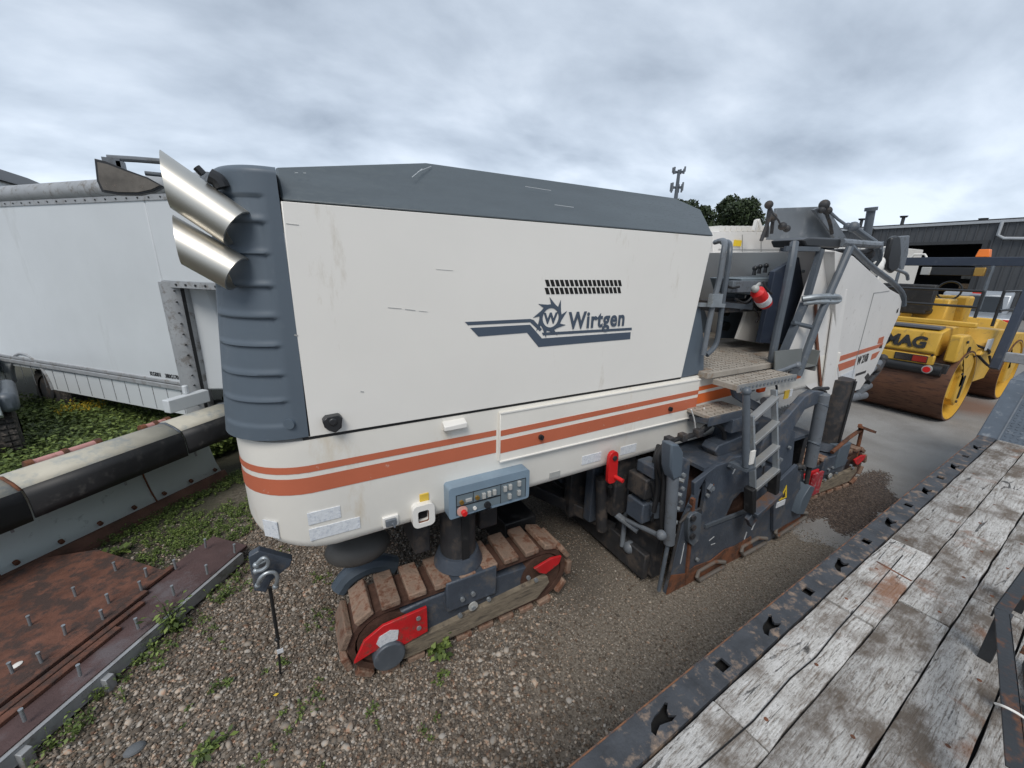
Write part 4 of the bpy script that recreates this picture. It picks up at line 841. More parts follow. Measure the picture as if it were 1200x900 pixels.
for k, (x0, x1, y0, y1, z0, z1) in enumerate(((2.28, 2.42, 1.92, 2.10, .62, .80), (2.28, 2.42, 1.92, 2.12, .84, 1.02), (2.30, 2.44, 1.88, 2.06, 1.04, 1.14), (2.22, 2.42, 2.18, 2.34, .55, 1.12), (2.18, 2.40, 2.42, 2.52, .35, 1.14), (2.10, 2.40, 2.62, 2.72, .30, 1.14), (2.2, 2.42, 2.9, 3.3, .5, 1.1))):
    MB().box(x0, x1, y0, y1, z0, z1).build('housing_block', (DB, DK)[k % 2], mm, bevel=.012)
for k in range(5):
    MB().cyl((2.40 + .02, 1.76 + .0, .60 + k * .12), (2.44, 1.715, .60 + k * .12), .017, n=8).build('hex_bolt', GV, mm)
q = MB(); q.plate([xz([(2.615, 1.800, 0.711), (2.599, 1.800, 1.025), (2.586, 1.800, 1.177), (2.496, 1.800, 1.234), (2.485, 1.800, 1.054), (2.498, 1.800, 0.747)])], .1, T_(0, 1.84, 0) @ MXZ); q.build('cylinder_bracket', DB, mm, bevel=.01)
for p in ((2.461, 1.740, 1.004), (2.466, 1.740, 0.883), (2.446, 1.740, 1.124), (2.343, 1.760, 0.604), (2.788, 1.730, 0.241), (2.830, 1.735, 0.907), (3.041, 1.735, 1.065), (3.501, 1.735, 0.973), (3.789, 1.735, 0.950), (3.891, 1.735, 1.049), (3.915, 1.735, 0.725), (2.778, 1.735, 0.859), (4.145, 1.735, 0.778), (4.195, 1.735, 0.692), (4.216, 1.735, 0.601), (4.238, 1.735, 0.509), (4.234, 1.735, 0.442)):
    MB().cyl(p, (p[0], p[1] - .02, p[2]), .016, n=8).build('hex_bolt', GV, side)
# front lift cylinder
cyl_ = MB(); cyl_.cyl((2.279, 1.700, 1.212), (2.355, 1.700, 0.578), .042, n=20); lc = cyl_.build('lift_cylinder', GS, mm)
q = MB(); q.plate([xz([(2.162, 1.700, 1.463), (2.233, 1.700, 1.448), (2.301, 1.700, 1.369), (2.322, 1.700, 1.174), (2.244, 1.700, 1.166), (2.187, 1.700, 1.281)])], .09, T_(0, 1.70, 0) @ MXZ); q.build('cylinder_cap', CG, lc, bevel=.012)
MB().cyl((2.345, 1.700, 0.582), (2.320, 1.700, 0.141), .016, n=12).build('cylinder_rod', DT, lc)
q = MB(); q.ball((2.252, 1.700, 0.683), .04); q.tube([(2.313, 2.200, 0.518), (2.304, 1.950, 0.579), (2.313, 1.720, 0.626)], .02); q.ball((2.385, 2.100, 0.245), .06); q.tube([(2.364, 2.200, 0.882), (2.391, 2.200, 0.537), (2.343, 2.150, 0.233)], .022); q.tube([(2.273, 2.350, 0.571), (2.280, 2.200, 0.546), (2.349, 2.000, 0.490)], .03, smooth=1); q.build('drag_linkage', GS, mm)
# hydraulic hoses
for k, pts in enumerate(([(2.298, 1.800, 1.102), (2.226, 1.800, 1.259), (2.302, 1.850, 1.345), (2.501, 1.900, 1.333), (2.753, 1.900, 1.321), (2.855, 1.900, 1.377), (2.981, 1.900, 1.392), (3.116, 1.900, 1.306), (3.153, 1.900, 1.213)],
        [(2.357, 1.820, 1.106), (2.276, 1.820, 1.253), (2.346, 1.850, 1.350), (2.598, 1.900, 1.336), (2.878, 1.950, 1.293), (2.998, 1.950, 1.340)],
        [(2.319, 1.850, 0.771), (2.337, 1.850, 0.993), (2.275, 1.850, 1.190), (2.349, 1.900, 1.293), (2.490, 1.920, 1.313)],
        [(2.345, 1.950, 0.622), (2.362, 1.950, 0.933), (2.375, 1.950, 1.193), (2.458, 2.000, 1.249)],
        [(2.365, 1.760, 0.533), (2.292, 1.760, 0.834), (2.289, 1.760, 1.053), (2.281, 1.780, 1.173)],
        [(3.403, 1.780, 1.000), (3.620, 1.780, 1.119), (3.886, 1.780, 1.320), (4.147, 1.800, 1.483), (4.310, 1.800, 1.562), (4.540, 1.820, 1.466)],
        [(3.356, 1.800, 0.935), (3.685, 1.800, 1.224), (4.062, 1.820, 1.430), (4.391, 1.850, 1.512), (4.646, 1.850, 1.488)],
        [(2.176, 2.200, 0.849), (2.338, 2.300, 0.493), (2.418, 2.300, 0.817)], [(2.525, 2.300, 0.790), (2.646, 2.300, 0.399), (2.657, 2.300, 0.757)])):
    MB().tube(pts, .019, n=8, smooth=2).build('hydraulic_hose', BK, mm)
for p in ((2.751, 1.880, 1.351), (2.571, 1.880, 1.349), (2.418, 1.880, 1.351)): MB().box(-.03, .03, -.03, .03, -.03, .03, T_(*p)).build('hose_fitting', DK, mm, bevel=.005)
for pts in ([(2.789, 2.000, 1.502), (2.854, 2.000, 1.401), (2.885, 2.000, 1.311)], [(2.952, 2.000, 1.491), (3.017, 2.000, 1.404), (3.025, 2.000, 1.325)]):
    MB().tube(pts, .006, n=6, smooth=1).build('cable_tie', RBG, mm)
# ventilation of underside, pipes left of the plate
for (a, b, r) in (((2.167, 2.300, 0.881), (2.225, 2.300, 0.351), .05), ((2.285, 2.250, 0.876), (2.318, 2.250, 0.529), .035), ((2.479, 2.200, 0.976), (2.522, 2.200, 0.408), .04), ((2.509, 2.150, 1.033), (2.552, 2.150, 0.430), .03)):
    MB().cyl(a, b, r, n=12).build('hydraulic_pipe', DK, mm)
# arm and rear lift cylinder
arm = MB(); arm.plate([xz([(3.380, 1.720, 1.073), (3.403, 1.720, 1.228), (3.738, 1.720, 1.406), (3.929, 1.720, 1.545), (4.059, 1.720, 1.576), (4.254, 1.720, 1.542), (4.295, 1.720, 1.486), (4.153, 1.720, 1.431), (3.972, 1.720, 1.409), (3.863, 1.720, 1.263), (3.758, 1.720, 1.032), (3.676, 1.720, 0.923)])], .06, T_(0, 1.74, 0) @ MXZ); arm.build('lifting_arm', DB, mm, bevel=.01)
q = MB(); q.cyl((4.217, 1.700, 1.528), (4.303, 1.700, 0.785), .052, n=20); rc = q.build('lift_cylinder', GS, mm)
MB().cyl((4.303, 1.700, 0.785), (4.359, 1.700, 0.238), .022, n=12).build('cylinder_rod', DK, rc)
MB().cyl((4.229, 1.700, 1.434), (4.221, 1.700, 1.419), .056, n=20).build('cylinder_clamp', DT, rc); MB().cyl((4.270, 1.700, 1.038), (4.262, 1.700, 1.022), .056, n=20).build('cylinder_clamp', DT, rc)
q = MB(); q.plate([xz([(3.747, 1.720, 0.686), (4.076, 1.720, 0.838), (4.168, 1.720, 0.761), (4.416, 1.720, 0.157), (3.926, 1.720, 0.145)])], .03, T_(0, 1.725, 0) @ MXZ); q.build('rear_cheek_plate', DB, mm, bevel=.004)
q = MB(); q.plate([xz([(4.183, 1.600, 0.294), (4.206, 1.600, 0.460), (4.309, 1.600, 0.582), (4.411, 1.600, 0.535), (4.360, 1.600, 0.395), (4.310, 1.600, 0.254)])], .2, T_(0, 1.75, 0) @ MXZ); q.build('rear_flap', CG, mm, bevel=.006)
q = MB(); q.tube([(4.283, 1.720, 0.780), (4.201, 1.720, 0.753), (4.429, 1.750, 0.770)], .02); q.ball((4.138, 1.720, 0.796), .035); q.build('cylinder_elbow', DK, mm)
# skids
for (a, b) in (((2.798, 1.700, 0.021), (3.167, 1.700, 0.035)), ((3.413, 1.700, 0.052), (3.804, 1.700, 0.063)), ((3.962, 1.700, 0.066), (4.502, 1.700, 0.132))):
    d = Vector(b) - Vector(a); q = MB(); A_ = Vector(a); B_ = Vector(b)
    q.tube([A_ + Vector((0, 0, .05)), A_ + Vector((.03, 0, .0)), B_, B_ + Vector((0, 0, .05)), B_ + Vector((-.1, .03, .07)), A_ + Vector((.05, .03, .07))], .018, close=True, n=8); q.build('skid_runner', mat('worn_skid', (.13, .115, .10), .6, var=.3, dirt=(.14, .07, .04), da=.35, ds=12) if 'worn_skid' not in MATS else MATS['worn_skid'], mm)
q = MB(); p0 = (4.018, 1.700, 0.551); q.plate([[(0, 0), (.13, 0), (.075, .15)]], .003, T_(p0[0] - .13, 1.707, p0[2] - .05) @ MXZ); tri = q.build('warning_triangle', YB, mm)
q = MB(); q.plate([[(.04, .02), (.09, .02), (.07, .07), (.075, .1), (.06, .08)]], .003, T_(p0[0] - .13, 1.7045, p0[2] - .05) @ MXZ); q.build('pictogram', BP, tri)
MB().box(p0[0] - .16, p0[0] - .02, 1.702, 1.709, p0[2] - .12, p0[2] - .065).build('white_sticker', LBL, mm)
q = MB()
for (a, b, w) in (((2.596, 1.700, 0.261), (2.604, 1.700, 0.416), .012), ((2.604, 1.700, 0.416), (2.606, 1.700, 0.456), .006), ((2.941, 1.700, 0.361), (3.004, 1.700, 0.382), .008), ((2.978, 1.700, 0.305), (3.036, 1.700, 0.301), .006), ((3.588, 1.700, 0.253), (3.623, 1.700, 0.353), .02), ((3.095, 1.700, 0.966), (3.117, 1.700, 1.008), .012), ((3.491, 1.700, 0.184), (3.505, 1.700, 0.262), .012)):
    q.beam((a[0], 1.741, a[2]), (b[0], 1.741, b[2]), .002, w, up=(0, 0, 1))
q.build('bare_scrapes', SLW, side, kind='stuff')
# rotate decoration: small lugs
for p in ((2.810, 1.730, 0.915), (3.034, 1.730, 1.061), (3.491, 1.730, 0.978), (3.770, 1.730, 0.939)):
    MB().box(-.028, .028, -.012, .012, -.028, .028, T_(*p) @ Matrix.Rotation(R(45), 4, 'Y')).build('plug_plate', GS, side, bevel=.003)
# ---- boarding ladder in front of the side plate
q = MB(); q.beam((3.10, 1.69, 1.505), (3.17, 1.60, .90), .022, .05, up=(0, 1, 0)); lad = q.build('boarding_ladder', GV, mm, bevel=.003)
q = MB(); q.beam((3.45, 1.74, 1.66), (3.50, 1.61, .95), .022, .05, up=(0, 1, 0)); q.build('ladder_stile', GV, lad, bevel=.003)
for k in range(3):
    t = k / 3.0 + .03; a = Vector((3.10, 1.69, 1.49)).lerp(Vector((3.17, 1.60, .90)), t); b = Vector((3.45, 1.72, 1.62)).lerp(Vector((3.50, 1.61, 1.00)), t)
    MB().beam(a, b, .06, .028).build('rung', AL, lad, bevel=.003)
q = MB(); q.beam((3.18, 1.60, .88), (3.50, 1.61, .98), .06, .03); q.build('rung', AL, lad, bevel=.003)
MB().beam((3.15, 1.61, .89), (3.20, 1.60, .66), .05, .08).build('rubber_link', BK, lad, bevel=.006); MB().beam((3.50, 1.62, .96), (3.54, 1.61, .68), .05, .08).build('rubber_link', BK, lad, bevel=.006)
q = MB(); q.beam((3.21, 1.585, .64), (3.58, 1.60, .74), .10, .04); q.beam((3.2, 1.60, .62), (3.28, 1.60, .52), .04, .08); q.build('bottom_step', DBR, lad, bevel=.005)
q = MB(); q.cyl((2.845, 1.617, 1.755), (2.93, 1.56, 1.16), .026, n=16); q.ball((2.845, 1.617, 1.76), .034); hp_ = q.build('grab_post', DT, mm)
MB().box(-.02, .03, -.034, -.02, -.05, .06, T_(2.94, 1.565, 1.24)).build('white_sticker', W, hp_)
MB().box(-.03, .08, -.03, .12, -.02, .0, T_(2.93, 1.56, 1.15)).build('post_foot', DT, hp_)
q = MB(); q.box(2.84, 3.30, 1.86, 2.08, 1.45, 1.48); s2_ = q.build('lower_step', TP, mm, bevel=.003); beads(1.482, 2.87, 3.28, 1.88, 2.07, s2_)
q = MB(); q.box(2.82, 3.30, 1.845, 1.86, 1.40, 1.475); q.beam((2.84, 1.86, 1.44), (2.90, 2.09, 1.38), .03, .05); q.build('step_frame', DB, s2_, bevel=.004)
q = MB(); q.plate([xz([(3.144, 1.900, 1.659), (3.202, 1.900, 1.577), (3.690, 1.900, 1.327), (3.683, 1.900, 1.428)])], .03, T_(0, 1.92, 0) @ MXZ); q.cyl((3.542, 1.850, 1.513), (3.720, 1.850, 1.487), .035, n=14); q.box(3.1, 3.35, 1.82, 2.05, 1.30, 1.42); q.build('ladder_bracket', DB, mm, bevel=.004)
q = MB()
for i in range(6):
    p = tuple(Vector((4.142, 2.000, 1.308)).lerp(Vector((4.396, 2.000, 1.324)), i / 5)); q.tube([p, (p[0], p[1] + .02, p[2] - .08), (p[0] - .02, p[1] + .05, p[2] - .2)], .012, smooth=1)
q.build('hose_bundle', GS, mm)
q = MB(); q.box(3.30, 3.75, 1.95, 2.4, 1.07, 1.25); q.cyl((3.5, 1.95, 1.3), (3.5, 2.3, 1.3), .1, n=18); q.build('gearbox', DB, mm, bevel=.02)

# ---- crawlers
def crawler(cx, yo, w, Lg, h, name, pads, leg=True, rz=0.0, hub=True, padmat=PAD):
    r = h / 2 - .045; hl = Lg / 2 - h / 2; cz = h / 2; sgn = 1
    def P(u): # position along the loop, centre line of pads
        per = 4 * hl + 2 * math.pi * (h / 2 - .022); R2 = h / 2 - .022; s = (u % 1) * per
        if s < 2 * hl: return (-hl + s, cz + R2, 0.0)
        s -= 2 * hl
        if s < math.pi * R2: a = s / R2; return (hl + R2 * math.sin(a), cz + R2 * math.cos(a), -a)
        s -= math.pi * R2
        if s < 2 * hl: return (hl - s, cz - R2, -math.pi)
        s -= 2 * hl; a = s / R2; return (-hl - R2 * math.sin(a), cz - R2 * math.cos(a), -math.pi - a)
    MW = T_(cx, yo, 0) @ Matrix.Rotation(rz, 4, 'Z')
    O = MW                     # local: x along, y 0..w away from the camera side
    q = MB()
    # frame side: shaped plate with skirt
    q.plate([[(-hl - .02, cz - .05), (-hl + .02, cz + .14), (-hl + .30, cz + .17), (-.17, cz + .17), (-.15, cz + .20), (.17, cz + .20), (.20, cz + .13), (hl - .1, cz + .12), (hl + .02, cz + .06), (hl + .04, cz - .06), (hl - .05, cz - .12), (-hl + .1, cz - .14)]], w - .06, O @ T_(0, w / 2, 0) @ MXZ)
    q.box(-.19, .19, -.01, w * .6, cz + .03, cz + .27, O)
    fr_ = q.build('crawler_frame', DB, mm, bevel=.012, label=name)
    q = MB(); q.plate([[(-hl + .0, cz - .10), (hl + .04, cz + .00), (hl + .06, cz - .06), (hl - .05, cz - .17), (-hl + .1, cz - .20), (-hl - .0, cz - .16)]], .05, O @ T_(0, .012, 0) @ MXZ); q.build('worn_sole', WOODW, fr_)
    # red guards
    q = MB(); q.plate([[(-hl - .21, cz - .06), (-hl - .14, cz + .08), (-hl - .02, cz + .145), (-hl + .26, cz + .16), (-hl + .26, cz - .04), (-hl + .10, cz - .07), (-hl + .02, cz - .02), (-hl - .10, cz - .03)]], .02, O @ T_(0, -.012, 0) @ MXZ); q.build('red_guard', RD, fr_, bevel=.003)
    q = MB(); q.plate([[(hl - .09, cz + .13), (hl + .06, cz + .165), (hl + .16, cz + .15), (hl + .14, cz + .09), (hl + .02, cz + .04), (hl - .05, cz + .08)]], .02, O @ T_(0, -.012, 0) @ MXZ); q.build('red_guard', RD, fr_, bevel=.003)
    q = MB(); q.plate([[(-hl - .05, cz - .01), (-hl + .06, cz + .0), (-hl + .07, cz + .07), (-hl + .02, cz + .095), (-hl - .05, cz + .075), (-hl - .07, cz + .03)]], .003, O @ T_(0, -.0245, 0) @ MXZ); q.build('white_sticker', LBL, fr_)
    if hub:
        MB().cyl(O @ Vector((-hl - .0, -.05, cz - .095)), O @ Vector((-hl - .0, .1, cz - .095)), .10, n=28).build('hub_cover', DT, fr_, bevel=.008)
    for (hx, hz_) in ((-hl + .20, cz + .10), (-hl + .20, cz + .02), (.0, cz - .0), (-.1, cz - .02), (.12, cz + .02), (.0, cz + .12), (-.08, cz + .11), (hl - .14, cz + .07), (hl - .07, cz + .02)):
        MB().cyl(O @ Vector((hx, -.012, hz_)), O @ Vector((hx, -.030, hz_)), .016, n=8).build('hex_bolt', GV, fr_)
    MB().cyl(O @ Vector((0, -.012, cz + .01)), O @ Vector((0, -.022, cz + .01)), .035, n=18).build('grease_plug', BTN, fr_)
    # chain body under the pads
    q = MB(); ins = .05; N_ = 48
    ring = [P(i / N_) for i in range(N_)]
    outer = []
    for (x, z, a) in ring:
        outer.append((x - math.sin(-a) * -0 - (0 if abs(a) < 1e-6 else 0), z))
    def sh(k): 
        o = []
        for (x, z, a) in ring:
            nx, nz = math.sin(-a), math.cos(a); o.append((x - nx * k, z - nz * k))
        return o
    q.plate([sh(.025), sh(.065)], w - .05, O @ T_(0, w / 2, 0) @ MXZ); q.build('track_chain', CH, fr_)
    q = MB(); q.cyl(O @ Vector((-hl, .03, cz)), O @ Vector((-hl, w - .03, cz)), h / 2 - .10, n=28); q.build('idler_wheel', CH, fr_)
    MB().cyl(O @ Vector((hl, .03, cz)), O @ Vector((hl, w - .03, cz)), h / 2 - .10, n=28).build('idler_wheel', CH, fr_)
    # pads
    pm = MB(); pl = 4.0 / pads * .0 + (4 * hl + 2 * math.pi * (h / 2)) / pads * .66
    pm.box(-pl / 2, pl / 2, 0, w, -.022, .022); pm.box(-pl / 2 + .01, pl / 2 - .01, .04, w - .04, -.034, -.018)
    p0 = pm.build('track_pad', padmat, None, bevel=.010)
    first = True
    off0 = -ORG[mm]
    for i in range(pads):
        x, z, a = P((i + .25) / pads); Mx = Matrix.Translation(off0) @ O @ T_(x + random.uniform(-.004, .004), random.uniform(-.004, .006), z) @ Matrix.Rotation(-a, 4, 'Y') @ Matrix.Rotation(random.uniform(-.04, .04), 4, 'X')
        if first: p0.parent = fr_; p0.matrix_basis = Mx; first = False
        else: o = inst(p0, fr_, Mx)
        if padmat is PAD and (a < -math.pi * .8 or a > 0):
            o_ = fr_.children[-1] if False else None
    return fr_
cr1 = crawler(.89, 2.12, .30, 1.74, .56, 'near crawler under the engine end', 23)
crawler(5.42, 1.93, .30, 1.62, .54, 'near crawler under the nose', 22, rz=R(-4))
crawler(.55, 3.95, .30, 1.74, .56, 'far crawler under the engine end', 23)
crawler(5.42, 3.95, .30, 1.62, .54, 'far crawler under the nose', 22)
def leg(cx, cy, r, zt, zb):
    q = MB(); q.cyl((cx, cy, zb), (cx, cy, zt), r, n=28); L = q.build('lifting_column', DK, mm)
    q = MB(); q.box(cx - .02, cx + .03, cy - r - .012, cy - r + .02, zb + .02, zt); q.build('column_guide', BK, L)
    q = MB(); q.cyl((cx, cy, zb - .04), (cx, cy, zb + .05), r + .05, r + .02, n=28); q.build('column_collar', DB, L)
leg(.86, 2.30, .125, 1.15, .60); leg(5.55, 2.12, .15, 1.42, .60); leg(.55, 4.1, .125, 1.15, .6); leg(5.5, 4.1, .15, 1.4, .6)
q = MB(); q.box(5.45, 5.72, 1.90, 2.12, .36, .66); q.build('column_foot', CG, mm, bevel=.01)
q = MB(); q.cyl((6.060, 1.930, 0.228), (5.983, 1.930, 0.769), .02, n=10); q.tube([(5.317, 1.920, 0.607), (5.662, 1.920, 0.723), (5.910, 1.920, 0.775), (5.868, 1.920, 0.850)], .022); q.beam((5.821, 1.900, 0.843), (6.267, 1.900, 0.694), .05, .03); q.build('scraper_arm', RS, mm)
q = MB(); q.box(5.0, 5.2, 1.90, 1.925, .12, .40, ); q.build('red_guard', mat('worn_red_guard', (.33, .03, .04), .6, var=.3, vs=20, dirt=(.4, .35, .33), da=.3, ds=25), mm)
# things under the belly
q = MB(); q.box(-.05, .25, 2.9, 3.6, .75, 1.12); q.build('fuel_tank', mat('brown_grey_tank', (.11, .095, .08), .6, var=.2), mm, bevel=.05)
q = MB(); q.box(.0, 1.6, 2.55, 2.62, .80, 1.12); q.box(.55, .66, 2.3, 2.6, .70, 1.1); q.box(1.05, 1.2, 2.35, 2.6, .70, 1.1); q.build('chassis_rail', DK, mm, bevel=.01)
MB().box(1.35, 1.65, 2.5, 3.9, .25, .55).build('rubber_flap', BK, mm, bevel=.01)
q = MB(); q.cyl((1.15, 3.2, .18), (2.1, 3.35, .20), .05, n=10); q.build('scrap_bar', RS, mm)
q = MB(); q.beam((1.2, 4.0, .75), (2.45, 2.35, .30), .16, .12); q.beam((1.5, 4.3, .9), (2.4, 3.0, .6), .14, .3); q.build('drag_beam', DK, mm, bevel=.01)
q = MB(); q.tube([(0.081, 2.700, 0.290), (0.161, 2.700, 0.395), (0.346, 2.700, 0.429), (0.481, 2.700, 0.345)], .07, smooth=2); q.build('track_fender', CG, mm)
q = MB(); q.ball((0.229, 2.600, 0.680), .2, n=20, sc=(1.1, .8, .55)); q.build('oil_sump', mat('sump_grey', (.10, .095, .088), .6, var=.2), mm)
# ---- shackles and towing bracket
q = MB(); q.plate([xz([(-0.363, 2.320, 1.024), (-0.311, 2.320, 1.045), (-0.209, 2.320, 0.966), (-0.157, 2.320, 0.928), (-0.175, 2.320, 0.887), (-0.277, 2.320, 0.827), (-0.312, 2.320, 0.757), (-0.366, 2.320, 0.793)])], .05, T_(0, 2.34, 0) @ MXZ); tb = q.build('towing_bracket', DB, mm, bevel=.006)
for pts in ([(-0.328, 2.270, 0.992), (-0.289, 2.250, 1.042), (-0.267, 2.250, 1.023), (-0.268, 2.250, 0.984), (-0.299, 2.250, 0.962), (-0.333, 2.270, 0.954)], [(-0.338, 2.270, 0.858), (-0.322, 2.250, 0.914), (-0.286, 2.250, 0.940), (-0.246, 2.250, 0.929), (-0.235, 2.250, 0.884), (-0.257, 2.270, 0.817)]):
    q = MB(); q.tube(pts, .011, n=10, smooth=2); q.ball(pts[0], .017); q.ball(pts[-1], .017); q.cyl(Vector(pts[0]) + Vector((-.0, 0, 0)), pts[2], .009, n=8); q.build('shackle', GV, tb)

# ================================================================ things on the machine
rod = thing('measuring_rod', 'thin black rod hanging from the towing bracket down to the gravel', 'rod', (-.3, 2.36, 0))
MB().cyl((-0.296, 2.360, 0.753), (-0.308, 2.400, 0.318), .010, n=8).build('upper_rod', BKP, rod)
MB().cyl((-0.308, 2.400, 0.318), (-.335, 2.44, 0.0), .007, n=8).build('lower_rod', BKP, rod)
q = MB(); q.ball((-0.311, 2.400, 0.327), .016); q.build('joint', BKP, rod)
MB().box(-.02, .015, -.004, .004, -.012, .016, T_(*(-0.305, 2.400, 0.226))).build('paper_tag', LBL, rod)
fx = thing('fire_extinguisher', 'small red fire extinguisher with white label strapped under the control console', 'fire extinguisher', (3.818, 2.220, 2.373))
a = Vector((3.745, 2.220, 2.435)); b = Vector((3.951, 2.220, 2.299)); d = (b - a)
MB().tube([a, a + d * .12, a + d * .8, a + d * .95, a + d * 1.0], [.03, .06, .063, .058, .03], n=20).build('cylinder_body', RDL, fx)
MB().tube([a + d * .52, a + d * .80], .066, n=20).build('paper_label', LBL, fx)
q = MB(); q.ball(a - d * .08, .035); q.beam(a - d * .15, a - d * .15 + Vector((.07, 0, .04)), .018, .018); q.build('valve', BTN, fx)

# ================================================================ YELLOW ROLLER
rl = thing('road_roller', 'yellow tandem road roller with rusty drum parked behind the nose of the milling machine', 'road roller', (12, 3.2, 0))
def drum(cx):
    q = MB(); r = .66; ya, yb = 2.22, 4.22
    n = 48; prof = [(yb, r), (ya, r), (ya, r - .03)]
    for k in range(len(prof) - 1):
        A_ = [q.bm.verts.new((cx + prof[k][1] * math.cos(t), prof[k][0], .66 + prof[k][1] * math.sin(t))) for t in [2 * math.pi * i / n for i in range(n)]]
        B_ = [q.bm.verts.new((cx + prof[k + 1][1] * math.cos(t), prof[k + 1][0], .66 + prof[k + 1][1] * math.sin(t))) for t in [2 * math.pi * i / n for i in range(n)]]
        for i in range(n): q.bm.faces.new((A_[i], A_[(i + 1) % n], B_[(i + 1) % n], B_[i]))
    d = q.build('drum', DRM, rl)
    q = MB(); q.plate([circ(0, 0, r - .028, 48), circ(0, 0, r - .045, 48)], .24, T_(cx, 2.34, .66) @ MXZ); q.plate([circ(0, 0, r - .03, 48)], .02, T_(cx, 2.46, .66) @ MXZ); q.plate([circ(0, 0, .25, 32)], .12, T_(cx, 2.38, .66) @ MXZ); q.build('drum_end', YM, d)
drum(10.55); drum(13.55)
def ybox(name, pts, y0, y1, m_=YM, bev=.03): return MB().plate([pts], y1 - y0, T_(0, (y0 + y1) / 2, 0) @ MXZ).build(name, m_, rl, bevel=bev)
hd = ybox('engine_hood', [(9.95, 1.20), (9.87, 1.28), (9.95, 1.64), (10.25, 1.70), (11.3, 1.74), (11.3, 1.2)], 2.50, 4.1)
MB().box(9.86, 9.94, 2.48, 4.12, 1.06, 1.23).build('rear_bumper', YM, rl, bevel=.02)
MB().box(9.98, 10.22, 2.55, 4.05, 1.675, 1.73).build('hood_top_panel', mat('roller_grey', (.12, .13, .15), .4, var=.1), rl, bevel=.01)
MB().box(10.25, 10.33, 2.2, 4.2, 1.74, 1.83).build('yellow_rail', YM, rl, bevel=.02)
MB().text('BOMAG', .27, .01, Matrix.Translation((9.868, 2.64, 1.35)) @ Matrix.Rotation(R(10), 4, 'Y') @ MYZ, offset=.012, sx=1.0, align='RIGHT').build('lettering', BP, hd, smooth=False)
q = MB(); q.box(9.845, 9.86, 2.56, 3.02, 1.085, 1.215); lp = q.build('tail_lamp', BKP, rl, bevel=.01)
MB().box(9.835, 9.846, 2.78, 3.0, 1.10, 1.20).build('clear_lens', CHR, lp); MB().box(9.835, 9.846, 2.57, 2.76, 1.10, 1.20).build('red_lens', mat('dark_red_lens', (.30, .03, .02), .3), lp)
q = MB(); q.cyl((9.93, 2.35, .98), (9.93, 4.2, .98), .10, n=20); q.build('sprinkler_tube', BKP, rl)
MB().box(9.95, 10.15, 2.3, 4.2, .88, 1.1).build('drum_scraper', DK, rl, bevel=.01)
q = MB(); q.cyl((9.90, 2.52, .99), (9.80, 2.52, .99), .07, n=18); rb_ = q.build('reflector_cup', BTN, rl); MB().cyl((9.80, 2.52, .99), (9.79, 2.52, .99), .052, n=18).build('red_reflector', RDL, rb_)
# drum fork on the near side
q = MB(); q.plate([[(9.95, 1.62), (10.3, 1.62), (10.95, 1.35), (11.05, .95), (11.0, .45), (10.7, .25), (10.55, .40), (10.55, .95), (10.2, 1.15), (9.95, 1.15)]], .16, T_(0, 2.32, 0) @ MXZ); fk = q.build('drum_fork', YM, rl, bevel=.03)
MB().plate([rr(10.45, 1.30, .14, .20, .05)], .01, T_(0, 2.236, 0) @ MXZ).build('fork_slot', VNT, fk); MB().plate([rr(10.75, .62, .10, .45, .05)], .01, T_(0, 2.236, 0) @ MXZ).build('fork_slot', VNT, fk)
ybox('articulated_frame', [(11.2, .55), (12.6, .55), (12.9, .9), (12.9, 1.25), (11.2, 1.25)], 2.35, 4.0)
ybox('platform_side', [(11.0, 1.2), (12.2, 1.2), (12.2, 1.62), (11.4, 1.65)], 2.18, 4.2)
ybox('front_hood', [(12.7, 1.0), (13.0, 1.75), (14.3, 1.55), (14.5, 1.1), (14.3, .95)], 2.5, 4.1)
q = MB(); q.plate([[(13.0, 1.5), (13.9, 1.45), (14.25, 1.2), (13.95, .4), (13.55, .35), (13.45, .95), (13.0, 1.1)]], .16, T_(0, 2.32, 0) @ MXZ); q.build('drum_fork', YM, rl, bevel=.03)
ybox('pedestal', [(11.3, 1.62), (11.9, 1.62), (11.8, 2.15), (11.4, 2.15)], 2.9, 3.4)
q = MB(); q.box(11.0, 11.5, 3.1, 3.9, 1.84, 1.95); q.box(11.0, 11.14, 3.05, 3.9, 1.9, 2.42); q.box(11.0, 11.5, 3.16, 3.22, 2.0, 2.15); q.build('operator_seat', BK, rl, bevel=.05)
q = MB(); q.box(12.0, 12.35, 2.8, 3.8, 1.65, 2.2); q.build('instrument_console', YM, rl, bevel=.04)
q = MB(); q.tube([(11.9 + .0, 3.1 + .18 * math.cos(t), 2.3 + .18 * math.sin(t)) for t in [2 * math.pi * i / 20 for i in range(20)]], .018, close=True, n=6); q.build('steering_wheel', BKP, rl)
q = MB(); q.box(12.35, 12.6, 2.3, 2.9, 1.25, 1.58); q.build('water_tank', SIL, rl, bevel=.03)
for pts in ([(10.9, 2.16, 1.75), (10.9, 2.16, 2.35), (12.0, 2.16, 2.35), (12.0, 2.16, 1.6)], [(11.0, 2.16, 2.02), (12.0, 2.16, 2.02)], [(10.45, 2.3, 2.35), (10.45, 4.1, 2.35)], [(10.45, 2.3, 2.08), (10.45, 4.1, 2.08)], [(10.45, 2.3, 1.9), (10.45, 2.3, 2.35)], [(10.45, 4.1, 1.9), (10.45, 4.1, 2.35)]):
    MB().tube(pts, .022, n=8).build('guard_rail', BKP, rl)
q = MB()
q.beam((11.0, 1.98, 1.0), (11.5, 1.98, 2.78), .16, .12, up=(0, 1, 0)); q.build('rops_post', NV, rl, bevel=.01)
q = MB(); q.beam((11.0, 4.25, 1.0), (11.5, 4.25, 2.78), .16, .12, up=(0, 1, 0)); q.build('rops_post', NV, rl, bevel=.01)
